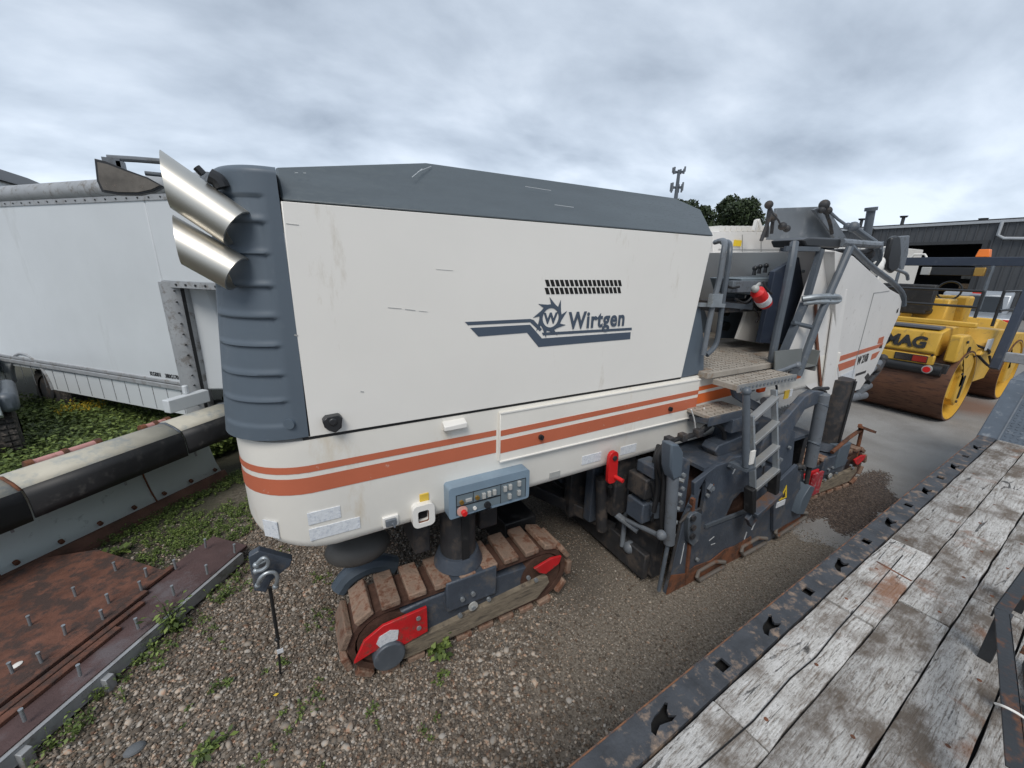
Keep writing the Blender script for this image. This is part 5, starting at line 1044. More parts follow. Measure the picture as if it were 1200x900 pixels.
MB().box(11.42, 11.58, 1.92, 4.31, 2.78, 2.94).build('rops_crossbar', NV, rl, bevel=.01)
for x in (2.5, 3.8): MB().tube([(11.4, x, 2.78), (11.36, x, 2.6), (11.32, x - .02, 2.0)], .03, n=8).build('rops_brace', DT, rl)
MB().box(11.3, 11.55, 2.65, 3.4, 2.60, 2.75).build('lamp_box', BKP, rl, bevel=.01)
for y_ in (3.36, 2.62): MB().box(11.26, 11.34, y_ - .07, y_ + .07, 2.60, 2.75).build('work_light', BTN if y_ > 3 else GLD, rl, bevel=.01)
MB().hexa([(11.42, 2.60, 2.94), (11.58, 2.60, 2.94), (11.58, 2.78, 2.94), (11.42, 2.78, 2.94), (11.44, 2.62, 3.08), (11.56, 2.62, 3.08), (11.56, 2.76, 3.08), (11.44, 2.76, 3.08)]).build('orange_beacon', mat('orange_beacon_plastic', (.85, .20, .02), .35), rl, bevel=.01)
for yy in (3.7, 2.16): MB().tube([(11.45, yy, 2.94), (11.45, yy - .04, 3.0), (11.45, yy - .20, 3.0), (11.45, yy - .24, 2.94)], .02).build('lifting_eye', W, rl)
# ---- extra fittings on the cockpit and drum housing
for pts, r_ in (([(3.745, 2.400, 2.344), (3.895, 2.400, 2.293), (3.991, 2.400, 2.340), (4.044, 2.400, 2.438)], .010), ([(4.080, 2.400, 2.238), (4.190, 2.400, 2.166), (4.154, 2.400, 2.098)], .008), ([(4.070, 2.250, 2.390), (4.041, 2.300, 2.443), (4.050, 2.350, 2.505)], .010),
        ([(3.498, 2.400, 2.502), (3.640, 2.400, 2.440), (3.766, 2.400, 2.455)], .012), ([(5.909, 2.300, 2.795), (5.891, 2.300, 2.681), (6.161, 2.300, 2.588)], .012), ([(3.800, 1.950, 1.650), (3.831, 1.900, 1.579), (3.672, 1.850, 1.510)], .010)):
    MB().tube(pts, r_, n=6, smooth=2).build('cable', BK, mm)
q = MB(); a = (4.772, 2.700, 2.283); q.box(a[0] - .25, a[0] + .25, 2.68, 2.72, a[2] - .02, a[2] + .03); q.build('console_bracket', AL, mm)
for p in ((4.364, 2.290, 2.508), (4.344, 2.290, 2.241), (4.295, 2.290, 1.958), (4.588, 2.290, 2.608)):
    MB().cyl(p, (p[0], p[1] - .02, p[2]), .014, n=8).build('hex_bolt', GV, mm)
for i in range(7):
    t = i / 6; p = Vector((2.344, 2.000, 1.080)).lerp(Vector((2.361, 2.000, 0.667)), t); MB().box(p.x - .03, p.x + .04, 2.0, 2.06, p.z - .022, p.z + .022).build('valve_block', GS if i % 3 == 0 else DK, mm, bevel=.005)
for (a, b) in (((2.315, 1.900, 1.010), (2.376, 1.900, 0.644)), ((2.349, 1.950, 0.898), (2.451, 1.900, 0.604)), ((2.502, 1.850, 1.025), (2.546, 1.850, 0.702))):
    MB().tube([a, (Vector(a) + Vector(b)) / 2 + Vector((.03, -.02, 0)), b], .014, n=8, smooth=2).build('hydraulic_hose', BK, mm)
q = MB(); q.cyl((2.388, 1.900, 0.798), (2.408, 1.900, 0.682), .04, n=14); q.build('accumulator', GS, mm)
for (a, b, w) in (((2.848, 1.700, 0.898), (2.860, 1.700, 0.933), .01), ((3.655, 1.700, 0.809), (3.652, 1.700, 0.852), .008), ((2.754, 1.700, 0.403), (2.753, 1.700, 0.453), .01)):
    MB().beam((a[0], 1.741, a[2]), (b[0], 1.741, b[2]), .002, w).build('chipped_paint', RS, side)
q = MB(); q.plate([xz([(3.546, 1.740, 0.944), (3.700, 1.740, 0.882), (3.823, 1.740, 0.692), (3.747, 1.740, 0.631), (3.583, 1.740, 0.754)])], .012, T_(0, 1.738, 0) @ MXZ); q.build('reinforcing_plate', DB, side, bevel=.003)
q = MB(); q.tube([(3.552, 1.740, 0.488), (3.866, 1.740, 0.534)], .014); q.build('weld_seam', GS, side)
# roller details
for y_ in (2.52, 3.3, 4.05): MB().cyl((9.875, y_, 1.24), (9.855, y_, 1.24), .018, n=8).build('hood_bolt', BKP, rl)
MB().box(9.858, 9.878, 2.5, 4.1, 1.255, 1.262).build('hood_gap', BKP, rl)
MB().box(9.90, 9.93, 2.72, 2.74, 1.3, 1.62).build('hood_crease', YM, rl)
for p in ((10.5, 2.235, .9), (10.2, 2.235, 1.5), (10.85, 2.235, 1.2), (10.7, 2.235, .35)): MB().cyl(p, (p[0], p[1] - .02, p[2]), .025, n=8).build('fork_bolt', DK, rl)
for pts in ([(11.1, 2.25, 1.2), (11.3, 2.12, 1.0), (11.6, 2.12, .95), (11.9, 2.25, 1.1)], [(10.9, 2.3, 1.4), (11.2, 2.14, 1.3), (11.5, 2.2, 1.2)]): MB().tube(pts, .022, n=8, smooth=2).build('hose', BK, rl)
MB().box(11.05, 11.35, 2.165, 2.18, 1.3, 1.5).build('warning_label', LBL, rl)

# ================================================================ BOX TRUCK (left)
ang_t = math.atan2(-.736, .677)
bt = thing('box_truck', 'white box truck with rounded roof rail standing in the weeds behind the snow plow', 'truck', (-1.30, 6.33, 0), ang_t, absolute=False)
# local x forward, y to the far side (truck's left), z up
LB = 7.4
MB().box(-LB, 0, 0.0, 2.35, 1.03, 3.40).build('cargo_box', TRW, bt, bevel=.02)
MB().box(0, 1.0, 0.0, 2.35, 2.33, 3.40).build('cab_overhang', TRW, bt, bevel=.02)
q = MB(); q.tube([(-LB, .06, 3.37), (1.0, .06, 3.37)], .11, n=20); q.build('roof_rail', TRG, bt)
q = MB(); q.box(-LB, 1.0, -.012, .03, 3.22, 3.28); ra = q.build('upper_trim', TRG, bt)
q = MB()
for i in range(44): q.cyl((-LB + .1 + i * .19, -.012, 3.25), (-LB + .1 + i * .19, -.020, 3.25), .010, n=6)
q.build('rivets', BK, ra, kind='stuff')
q = MB(); q.box(-LB, 0, -.03, .03, .97, 1.03); q.box(-LB, 0, -.018, .02, 1.04, 1.08); q.build('bump_rail', TRG, bt, bevel=.006)
arch = [(-3.55 + .52 * math.cos(t), .62 + .52 * math.sin(t)) for t in [math.pi * i / 16 for i in range(17)]]
sk = MB(); sk.plate([[(-LB, .97), (-LB, .62)] + arch[::-1] + [(-.02, .62), (-.02, .97)]], .03, T_(0, .02, 0) @ MXZ); sk.build('side_skirt', TRW, bt)
q = MB()
for i in range(26): q.box(-LB + .3 + i * .28, -LB + .305 + i * .28, -.002, .006, .64, .96)
q.build('skirt_seams', TRG, bt, kind='stuff')
q = MB(); q.tube([(a_[0], .0, a_[1]) for a_ in arch], .02, n=8); q.build('wheel_arch', TRG, bt)
def wheel(x, y0, r, w, par, sgn=-1, name='wheel'):
    q = MB(); n = 36; pr = [(0, r * .62), (.02, r * .9), (.06, r), (w - .06, r), (w - .02, r * .9), (w, r * .62)]
    RR_ = [[q.bm.verts.new((x + rr_ * math.cos(2 * math.pi * i / n), y0 + yy, r + rr_ * math.sin(2 * math.pi * i / n))) for i in range(n)] for yy, rr_ in pr]
    for k in range(len(pr) - 1):
        for i in range(n): q.bm.faces.new((RR_[k][i], RR_[k][(i + 1) % n], RR_[k + 1][(i + 1) % n], RR_[k + 1][i]))
    for i in range(n):      # tread blocks
        a = 2 * math.pi * i / n; ca, sa = math.cos(a), math.sin(a)
        for yy in (y0 + .05, y0 + w / 2, y0 + w - .09):
            q.box(-.012, .018, 0, .06, -.022, .022, T_(x + ca * r, yy, r + sa * r) @ Matrix.Rotation(-a, 4, 'Y'))
    t = q.build('wheel', TIR, par)
    q = MB(); q.cyl((x, y0 + .02, r), (x, y0 + w - .02, r), r * .62, n=28); q.cyl((x, y0 - .0, r), (x, y0 + .06, r), r * .25, n=20); q.build('rim', DK, t, bevel=.01)
    return t
wheel(-3.55, .15, .46, .28, bt); wheel(1.25, .25, .44, .26, bt)
# front corner column and recessed front wall
q = MB(); q.tube([(.05, .10, .62), (.05, .10, 2.33)], .15, n=24); colm = q.build('corner_column', TRG, bt)
q = MB(); q.box(.19, .20, .06, .10, .7, 2.3); 
for i in range(12): q.cyl((.165, -.0 + .02, .8 + i * .13), (.185, -.005, .8 + i * .13), .009, n=6)
q.build('column_rivets', BK, colm, kind='stuff')
q = MB(); q.hexa([(.12, .12, .95), (.62, .36, .95), (.55, 2.1, .95), (.0, 2.1, .95), (.12, .12, 2.33), (.30, .30, 2.33), (.20, 2.1, 2.33), (.0, 2.1, 2.33)]); q.build('nose_fairing', TRW, bt, bevel=.03)
q = MB(); q.box(0, 1.0, -.012, .10, 2.27, 2.34); oh = q.build('overhang_trim', TRG, bt)
q = MB()
for i in range(6): q.cyl((.1 + i * .16, -.012, 2.305), (.1 + i * .16, -.022, 2.305), .014, n=6)
q.build('rivets', BK, oh, kind='stuff')
q = MB(); q.plate([[(.55, .75), (.55, 1.25), (.66, 2.1), (1.35, 2.12), (1.8, 1.45), (2.5, 1.3), (2.6, .75)]], 1.85, T_(0, 1.18, 0) @ MXZ); cab = q.build('cab', TRW, bt, bevel=.06)
q = MB(); q.plate([[(.80, 1.42), (.86, 2.0), (1.28, 2.0), (1.66, 1.42)]], .01, T_(0, .25, 0) @ MXZ); q.build('side_window', GLS, cab)
q = MB(); q.box(.95, .99, .02, .06, 1.25, 1.75); q.box(.85, 1.1, -.02, .02, 1.22, 1.27); q.tube([(1.02, .25, 1.8), (1.02, .0, 1.85), (1.02, -.04, 1.7), (1.02, -.04, 1.3), (1.02, .25, 1.25)], .018, smooth=1); q.build('door_mirror', BKP, cab, bevel=.005)
q = MB(); q.box(-.1, 2.6, .5, .62, .55, .72); q.box(-.1, 2.6, 1.75, 1.87, .55, .72); q.box(-.05, .4, .05, .4, .55, .72); q.build('chassis_rail', DK, bt)
MB().text('KG001', .075, .002, T_(-.62, -.004, 1.11) @ MXZ, offset=.002).build('plate_lettering', BP, bt, smooth=False)
MB().text('380G170', .075, .002, T_(-.33, -.004, 1.11) @ MXZ, offset=.002, sx=.9).build('plate_lettering', BP, bt, smooth=False)

# ================================================================ truck at the far left edge
lt = thing('pickup_truck', 'white truck corner with headlight and muddy knobbly tyre at the left edge', 'pickup truck', (-4.83, 6.05, 0), R(-67.7), absolute=False)
# local x forward (to the right of the picture), near side y=0
q = MB(); q.plate([[(-3.2, .75), (-3.2, 1.05), (-.9, 1.12), (-.25, 1.10), (-.02, 1.0), (.0, .78), (-.12, .72), (-.15, .80)] + [(-.60 + .43 * math.cos(t), .42 + .43 * math.sin(t)) for t in [.75 + (math.pi - 1.2) * i / 10 for i in range(11)]] + [(-1.15, .7)]], 1.8, T_(0, .95, 0) @ MXZ); lb = q.build('body', TRW, lt, bevel=.05)
q = MB(); q.box(-.16, .012, 1.42, 1.78, .84, 1.0); hl_ = q.build('headlight', CHR, lb, bevel=.02); 
q = MB(); q.box(-.12, .016, 1.46, 1.74, .87, .98); q.build('lamp_glass', GLS, hl_, bevel=.02)
wheel(-.45, 1.62, .40, .32, lt); wheel(-.45, -.02, .40, .32, lt)
MB().box(-1.0, -.05, 1.84, 2.0, .78, 1.02).build('fender_flare', DT, lt, bevel=.06)
q = MB(); q.box(-.02, .14, .0, 1.5, .30, .5); q.box(-.05, .18, 1.45, 1.62, .22, .55); q.build('steel_bumper', GS, lt, bevel=.015)

# ================================================================ SNOW PLOW
pa = Vector((-2.33, 4.29, 0)); pb = Vector((-.97, 5.59, 0)); pdir = (pb - pa).normalized(); pang = math.atan2(pdir.y, pdir.x)
sp_ = thing('snow_plow', 'large snow plow with pale blue moldboard, black rubber deflector and rusty cutting edge', 'snow plow', tuple(pa), pang, absolute=False)
# local x along blade, -y forward (towards the camera), z up
PL0, PL1 = -1.7, 1.90
prof = [(-.02, .07), (.06, .22), (.11, .38), (.12, .52), (.09, .66), (.02, .78), (-.06, .86)]
def sweep(name, pr, x0, x1, m_, par, th=.012, nseg=1):
    q = MB(); A_ = [[q.bm.verts.new((x, y, z)) for (y, z) in pr] for x in (x0, x1)]
    for i in range(len(pr) - 1): q.bm.faces.new((A_[0][i], A_[1][i], A_[1][i + 1], A_[0][i + 1]))
    o = q.build(name, m_, par); s_ = o.modifiers.new('thickness', 'SOLIDIFY'); s_.thickness = th; s_.offset = 0; return o
mb0 = sweep('moldboard', prof, PL0, PL1 - .03, PLW, sp_)
for x in (.02, 1.16, -1.1): sweep('moldboard_seam', [(y - .010, z) for y, z in prof], x - .006, x + .008, RS, mb0, .006)
q = MB(); q.hexa([(PL0, -.09, .0), (PL1, -.09, .0), (PL1, -.02, .0), (PL0, -.02, .0), (PL0, -.04, .11), (PL1, -.04, .11), (PL1, .0, .11), (PL0, .0, .11)]); ce = q.build('cutting_edge', CED, sp_, bevel=.006)
q = MB(); q.box(PL0, PL1, -.12, -.04, .0, .03); q.build('edge_foot', CED, sp_)
for i in range(13):
    x = PL0 + .15 + i * .28; MB().cyl((x, .02, .155), (x, -.01, .145), .019, n=10).build('carriage_bolt', RS, mb0)
# top hoods in three lengths with front flaps
for (x0, x1, dz) in ((PL0, .19, -.085), (.20, 1.36, -.07), (1.37, PL1 + .10, -.055)):
    pr = [(.02, .80 + dz), (.04, .92 + dz), (.0, .985 + dz), (-.08, 1.0 + dz), (-.20, .97 + dz), (-.29, .93 + dz)]
    h_ = sweep('top_hood', pr, x0, x1, PLT, sp_, .012)
    f_ = sweep('rubber_flap', [(-.288, .932 + dz), (-.32, .86 + dz), (-.33, .74 + dz), (-.325, .68 + dz)], x0 + .002, x1 - .003, BK, sp_, .018)
    sweep('hood_edge_strip', [(y - .0, z + .009) for y, z in pr], x1 - .012, x1 + .012, RS if x0 < 0 else DT, h_, .01)
# thrust frame and pink pivots on the rear
for x in (-1.4, -.6, .2, 1.0, 1.7):
    MB().plate([[(.10, .10), (.40, .12), (.42, .25), (.24, .70), (.10, .86)]], .02, T_(x, 0, 0) @ Matrix(((0, 0, 1, 0), (1, 0, 0, 0), (0, 1, 0, 0), (0, 0, 0, 1)))).build('rear_rib', TRG, sp_)
for (x0, x1) in ((.55, 1.0), (1.45, 1.65)):
    q = MB(); q.cyl((x0, .42, .78), (x1, .42, .78), .035, n=14); pk = q.build('pivot_tube', PNK, sp_)
    q = MB(); q.cyl((x0 - .05, .42, .78), (x0, .42, .78), .045, n=14); q.cyl((x1, .42, .78), (x1 + .05, .42, .78), .045, n=14); q.cyl(((x0 + x1) / 2 - .02, .42, .78), ((x0 + x1) / 2 + .02, .42, .78), .045, n=14); q.build('pivot_collar', RS, pk)
q = MB(); q.box(.1, .35, .30, .55, .55, .60); q.tube([(.2, .4, .6), (.22, .4, .72), (.32, .4, .74), (.36, .4, .66)], .02, n=8); q.build('hitch_bracket', GS, sp_, bevel=.006)
q = MB(); q.box(PL1 - .35, PL1 + .1, .12, .22, .95, 1.10); q.cyl((PL1 - .1, .2, 1.1), (PL1 - .1, .2, 1.2), .03, n=10); q.build('end_bracket', TRW, sp_, bevel=.01)

# ================================================================ RUSTED STEEL DECK PANEL WITH STUDS
fa = Vector((-1.57, 2.50, 0)); fb = Vector((-.59, 3.81, 0)); fd = (fb - fa).normalized(); fang = math.atan2(fd.y, fd.x)
sd = thing('steel_deck_panel', 'rusted steel panel with rows of upright studs lying on gravel before the plow', 'steel panel', tuple(fa), fang, absolute=False)
# local x along front edge (to the right), y backwards
q = MB(); q.plate([[(-1.2, 0), (1.64, 0), (1.70, .40), (-1.2, .46)]], .03, T_(0, 0, .115)); q.build('front_plate', PNL, sd, bevel=.004)
q = MB(); q.plate([[(-1.2, .36), (1.22, .38), (1.25, .56), (1.34, 1.18), (1.18, 1.50), (-1.2, 1.60)]], .03, T_(0, 0, .147)); q.build('rear_plate', PNL2, sd, bevel=.004)
for (x0, x1, y, w, z) in ((-1.2, 1.02, .30, .055, .148), (-1.2, .93, .23, .045, .142), (-1.1, .72, .17, .05, .142), (-.9, 1.28, .345, .05, .150)):
    MB().box(x0, x1, y, y + w, z - .012, z + .014).build('steel_strip', PNL2, sd, bevel=.004)
q = MB(); q.box(-1.2, 1.55, -.030, -.024, .03, .122); q.box(-1.2, 1.55, -.030, .0, .114, .122); q.box(-1.2, 1.55, -.030, .0, .03, .038); q.build('edge_channel', TRG, sd, bevel=.002)
for x in (-.9, -.45, 0.02, .42, .9): MB().box(x, x + .05, -.07, .02, .0, .10).build('channel_foot', TRG, sd, bevel=.004)
inv = Matrix.Rotation(-fang, 4, 'Z') @ Matrix.Translation(-fa)
st_ = None
for p in ((-1.486, 3.876, 0.16), (-1.251, 3.682, 0.16), (-1.656, 3.669, 0.16), (-1.418, 3.474, 0.16), (-1.818, 3.469, 0.16), (-1.578, 3.261, 0.16), (-1.246, 3.522, 0.16), (-1.404, 3.308, 0.16), (-1.171, 3.109, 0.16), (-1.071, 3.695, 0.16), (-0.837, 3.51, 0.16), (-1.022, 3.359, 0.16), (-1.738, 3.047, 0.16), (-1.618, 3.058, 0.16), (-1.379, 2.846, 0.16), (-1.537, 2.643, 0.16), (-0.899, 3.9, 0.16), (-0.669, 3.708, 0.16)):
    l_ = inv @ Vector(p)
    if st_ is None:
        q = MB(); q.cyl((0, 0, 0), (0, 0, .082), .0085, n=10); q.cyl((0, 0, .082), (0, 0, .089), .0105, n=10); st_ = q.build('stud', GV, sd); st_.matrix_basis = T_(l_.x, l_.y, .155)
    else: inst(st_, sd, T_(l_.x, l_.y, .155) @ Matrix.Rotation(random.uniform(-.12, .12), 4, 'X'))
q = MB(); q.ball((.38, .50, .165), .022, sc=(1.3, 1, .3)); q.build('paint_flake', W, sd)

# ================================================================ LOWBOY TRAILER
ta = R(3.55)
tr = thing('lowboy_trailer', 'flatbed trailer with weathered grey planks and a black steel rail with holes', 'trailer', (1.61, .76, 0), ta, absolute=False)
X0, X1 = -4.4, 4.63
# side rail with alternating square and bird shaped pockets
holes = []
for i in range(-9, 12):
    hx = -.185 + i * .3905
    if i % 2 == 0: holes.append([(hx - .030, -.035), (hx + .030, -.035), (hx + .030, -.078), (hx - .030, -.078)])
    else: holes.append([(hx - .075, -.070), (hx - .052, -.050), (hx - .02, -.040), (hx + .012, -.038), (hx + .055, -.028), (hx + .062, -.036), (hx + .035, -.052), (hx + .028, -.066), (hx + .052, -.082), (hx + .02, -.086), (hx - .005, -.078), (hx - .03, -.072), (hx - .055, -.080), (hx - .072, -.088)])
q = MB(); q.plate([[(X0, 0), (X1, 0), (X1, -.115), (X0, -.115)]] + holes, .014, T_(0, 0, .993)); rail = q.build('side_rail', RR, tr, bevel=.003)
q = MB(); q.box(X0, X1, -.004, .010, .84, .995); q.build('rail_edge', RRE, tr, bevel=.004)
MB().box(X0, X1, -.115, -.108, .86, .985).build('rail_inner_web', RR, tr)
MB().box(X0, X1, -.106, -.006, .90, .955).build('pocket_shade', VNT, tr)  # black slab set high in the holes, painting the shade of deep pockets
MB().box(X0, X1, -2.6, -.12, .70, .93).build('trailer_frame', DK, tr)
# planks
widths = [.205, .192, .19, .20, .205, .195, .20, .20, .20, .20, .20, .2]
y = -.122; k = 0
joints = {0: [-3.0, -.35, .62, 1.55], 1: [-2.2, .93, 3.2], 2: [-3.2, 1.3], 3: [-1.2, 2.4], 4: [-2.0, 1.2], 5: [-.6, 2.6], 6: [-2.5, 1.9], 7: [0], 8: [-1, 3], 9: [1], 10: [2], 11: [0]}
for k, w in enumerate(widths):
    ed = [X0] + joints[k] + [X1 - .03]
    for a, b_ in zip(ed[:-1], ed[1:]):
        q = MB(); n = max(2, int((b_ - a) / .12)); g0 = .004 + random.uniform(0, .003); g1 = .002
        ya, yb = y - g1, y - w + g0
        dz = random.uniform(-.004, .003)
        rows = []
        for i in range(n + 1):
            x = a + .004 + (b_ - a - .008) * i / n; j1 = random.uniform(-.0025, .0025); j2 = random.uniform(-.0035, .0035); jz = random.uniform(-.0015, .0015)
            rows.append([q.bm.verts.new(v) for v in ((x, ya + j1, .94), (x, ya + j1, 1.0 + dz - .003), (x, ya + j1 - .006, 1.0 + dz + jz), (x, yb + j2 + .006, 1.0 + dz + jz), (x, yb + j2, 1.0 + dz - .003), (x, yb + j2, .94))])
        for i in range(n):
            for j in range(5): q.bm.faces.new((rows[i][j], rows[i][j + 1], rows[i + 1][j + 1], rows[i + 1][j]))
        q.bm.faces.new(rows[0]); q.bm.faces.new(rows[-1][::-1])
        pk = q.build('plank', WOOD, tr, ang=30)
        # fixings: rusty bolt heads and straps let into the wood
        if k < 5:
            q = MB()
            for i in range(max(1, int((b_ - a) / .45))):
                x = a + .08 + i * .42 + random.uniform(-.03, .03)
                if x < b_ - .05:
                    yy = y - w * random.choice((.3, .7)); q.cyl((x, yy, .995), (x, yy, 1.0 + dz + .0015), .008, n=8)
            q.build('rusty_bolt', RS, pk)
    y -= w
for (x, yy, l, w) in ((1.18, -.24, .16, .012), (2.6, -.72, .1, .014)):
    MB().box(-l / 2, l / 2, -w / 2, w / 2, 0, .003, T_(x, yy, 1.0005) @ Matrix.Rotation(R(80), 4, 'Z')).build('rusty_strap', RS, tr)
# split along the first plank
q = MB(); pts = [(-.9, -.235), (-.6, -.228), (-.3, -.245), (0, -.238), (.2, -.25), (.45, -.240), (.8, -.236), (1.1, -.228), (1.4, -.222)]
for a, b_ in zip(pts[:-1], pts[1:]): q.beam((a[0], a[1], 1.0015), (b_[0], b_[1], 1.0015), .005, .002)
q.build('wood_split', VNT, tr, kind='stuff')
# gooseneck ramp
q = MB(); q.hexa([(X1, -2.6, .70), (X1, -.0, .70), (5.6, -.0, .9), (5.6, -2.6, .9), (X1 - .04, -2.6, .99), (X1 - .04, .02, .99), (5.42, .02, 1.50), (5.42, -2.6, 1.50)]); gn = q.build('gooseneck_ramp', CHK, tr, bevel=.01)
sl_ = math.atan2(.51, .83)
MG = T_(X1 - .04, 0, .99) @ Matrix.Rotation(-sl_, 4, 'Y')
q = MB()
for i in range(22):
    for j in range(30):
        x = .04 + i * .042; yy = -.16 - j * .042 ; a = R(45 if (i + j) % 2 else -45)
        q.beam(MG @ Vector((x - .012 * math.cos(a), yy - .012 * math.sin(a), .001)), MG @ Vector((x + .012 * math.cos(a), yy + .012 * math.sin(a), .001)), .007, .006, up=(-.5, 0, .8))
q.build('checker_bead', CHK, gn, kind='stuff', smooth=False)
q = MB(); q.beam(MG @ Vector((0, -.13, .004)), MG @ Vector((.97, -.13, .004)), .012, .012, up=(-.5, 0, .8)); q.build('weld_line', GS, gn)
MB().box(5.42, 7.0, -2.6, .02, 1.2, 1.50).build('gooseneck_deck', CHK, tr, bevel=.01)
MB().beam((6.416, 0.225, 1.613), (6.342, -0.973, 1.613), .10, .12).build('gooseneck_cross_bar', TRG, tr, bevel=.008)

# ================================================================ angle iron frame on the deck
fi = thing('angle_iron_frame', 'black and rusty angle iron frame standing on the planks at the lower right', 'steel frame', (2.3, .05, 1.0))
bm_ = mat('black_rusty_iron', (.022, .024, .027), .5, var=.2, dirt=(.17, .065, .025), da=.32, ds=9, bump=.2)
Pa, Pb, Pc = (2.482, 0.183, 1.25), (1.66, -0.015, 1.25), (3.015, 0.194, 1.25)
q = MB(); q.beam(Pa, Pb, .045, .006, up=(0, 0, 1)); q.beam(Vector(Pa) + Vector((0, -.02, -.022)), Vector(Pb) + Vector((0, -.02, -.022)), .006, .05); q.build('frame_bar', bm_, fi, bevel=.002)
q = MB(); q.beam(Pa, Pc, .045, .006); q.beam(Vector(Pa) + Vector((0, .02, -.022)), Vector(Pc) + Vector((0, .02, -.022)), .006, .05); q.build('frame_bar', bm_, fi, bevel=.002)
for P_ in (Pa, Pc, Pb): MB().beam((P_[0], P_[1] - .01, P_[2]), (P_[0], P_[1] - .01, 1.0), .04, .04).build('frame_leg', bm_, fi, bevel=.002)
q = MB(); q.beam((Pa[0] + .1, Pa[1] - .12, 1.02), (Pb[0] + .1, Pb[1] - .12, 1.02), .05, .03); q.beam((Pa[0] + .06, Pa[1] - .08, 1.1), (Pa[0] + .06, Pa[1] - .5, 1.1), .04, .03); q.beam((Pa[0] - .3, Pa[1] - .12, 1.1), (Pa[0] - .3, Pa[1] - .5, 1.1), .04, .03); q.build('lower_bar', bm_, fi, bevel=.002)
ct = (1.881, 0.045, 1.25); MB().tube([(ct[0], ct[1] + .03, ct[2] + .005), (ct[0] - .02, ct[1] + .01, ct[2] + .03), (ct[0], ct[1] - .03, ct[2] + .02), (ct[0] + .01, ct[1] - .10, ct[2] - .02)], .004, n=6, smooth=2).build('cable_tie', W, fi)

# ================================================================ WAREHOUSE
wh = thing('warehouse', 'long charcoal metal warehouse with an open bay door and a stepped gutter pipe', 'warehouse', (40, 10, 0))
WX = 40.0; ze = 5.86; dl, dr_, dz_ = 19.5, 9.55, 4.62
wl = MB(); wl.plate([[(-(-30), 0), (-60, 0), (-60, ze), (30, ze)], ], .2, T_(WX + .1, 0, 0) @ MYZ) if False else None
# drawing plane x = -Y
q = MB(); q.plate([[(-60, 0), (-dl, 0), (-dl, dz_), (-dr_, dz_), (-dr_, 0), (40, 0), (40, ze), (-60, ze)]], .2, T_(WX + .1, 0, 0) @ MYZ); wall = q.build('wall', BLD, wh)
q = MB()
for i in range(int(100 / .42)):
    yv = -40 + i * .42; zb = dz_ + .02 if dr_ < yv < dl else 0
    q.box(WX - .05, WX + .0, yv, yv + .07, zb, ze)
q.build('cladding_ribs', BLD, wall, kind='stuff', smooth=False)
q = MB(); q.box(WX - .14, WX + .3, -40, 60, ze, ze + .16); q.build('gutter', ROOFM, wh)
q = MB(); q.hexa([(WX - .1, -40, ze + .16), (WX + 22, -40, ze + 1.9), (WX + 22, 60, ze + 1.9), (WX - .1, 60, ze + .16), (WX - .1, -40, ze + .24), (WX + 22, -40, ze + 2.0), (WX + 22, 60, ze + 2.0), (WX - .1, 60, ze + .24)]); q.build('roof', BLT, wh)
q = MB(); q.tube([(WX - .16, 9.0, ze + .05), (WX - .16, 9.0, ze - .75), (WX - .16, 8.7, ze - .95), (WX - .16, 0, ze - 1.5)], .09, n=10); q.build('rain_pipe', ROOFM, wh)
q = MB(); q.tube([(WX - .16, 15.6, ze + .05), (WX - .16, 15.6, ze - .3), (WX - .2, 15.9, ze - .65), (WX - .2, 16.1, ze - .7)], .10, n=8); q.build('rain_pipe', BLT, wh)
q = MB(); q.box(WX - .12, WX + .02, dr_ - .25, dr_, 0, dz_); q.box(WX - .12, WX + .02, dl, dl + .25, 0, dz_); q.box(WX - .12, WX + .02, dr_ - .25, dl + .25, dz_, dz_ + .2); q.build('door_frame', BLT, wh)
q = MB(); q.box(WX + .2, WX + 20, dr_ - 3, dr_ - 2.9, 0, ze); q.box(WX + .2, WX + 20, dl + 3, dl + 3.1, 0, ze); q.box(WX + 20, WX + 20.1, dr_ - 3, dl + 3, 0, ze); q.build('inner_walls', BLT, wh)
for (p) in ((42.0, 10.403, 6.244), (42.0, 14.669, 6.764), (42.0, 17.314, 6.791)):
    MB().cyl((p[0], p[1], ze + .3), p, .11, n=12).build('roof_vent', BLT, wh); MB().cyl(p, (p[0], p[1], p[2] + .12), .2, .26, n=12).build('vent_cap', BLT, wh)
for k in range(9):
    x = WX + 3 + random.uniform(0, 3); yv = 10.0 + random.uniform(0, .5); s_ = .5; z = k * .34
    tag(MB().box(x, x + s_, yv, yv + s_, z, z + s_ * .7).build('stored_crate', mat('stored_goods_%d' % k, random.choice(((.35, .33, .3), (.2, .19, .17), (.12, .1, .09), (.3, .2, .12))), .7, var=.4, vs=4)), 'dull crate stacked in the shade just inside the warehouse door', 'crate', 'crates inside the warehouse door')
# small white trailer by the warehouse
wt = thing('white_trailer', 'white ribbed trailer box beside the warehouse door, behind the roller', 'trailer', (30, 9.6, 0))
q = MB(); q.box(29, 34, 10.5, 13.0, 1.2, 4.05); q.build('trailer_box', W, wt, bevel=.04); MB().box(28.985, 29.02, 10.6, 12.8, 1.3, 3.75).build('doorway_shade', VNT, wt)  # black sheet on the solid box paints the dark behind an open door
q = MB()
for i in range(9): q.box(28.97, 29.0, 10.55 + i * .28, 10.6 + i * .28, 3.78, 4.0)
q.build('rib', TRG, wt)
q = MB(); q.cyl((30, 10.7, .5), (30, 11.0, .5), .5, n=24); q.cyl((31.3, 10.7, .5), (31.3, 11.0, .5), .5, n=24); q.cyl((30, 12.4, .5), (30, 12.8, .5), .5, n=24); q.build('wheel', TIR, wt)
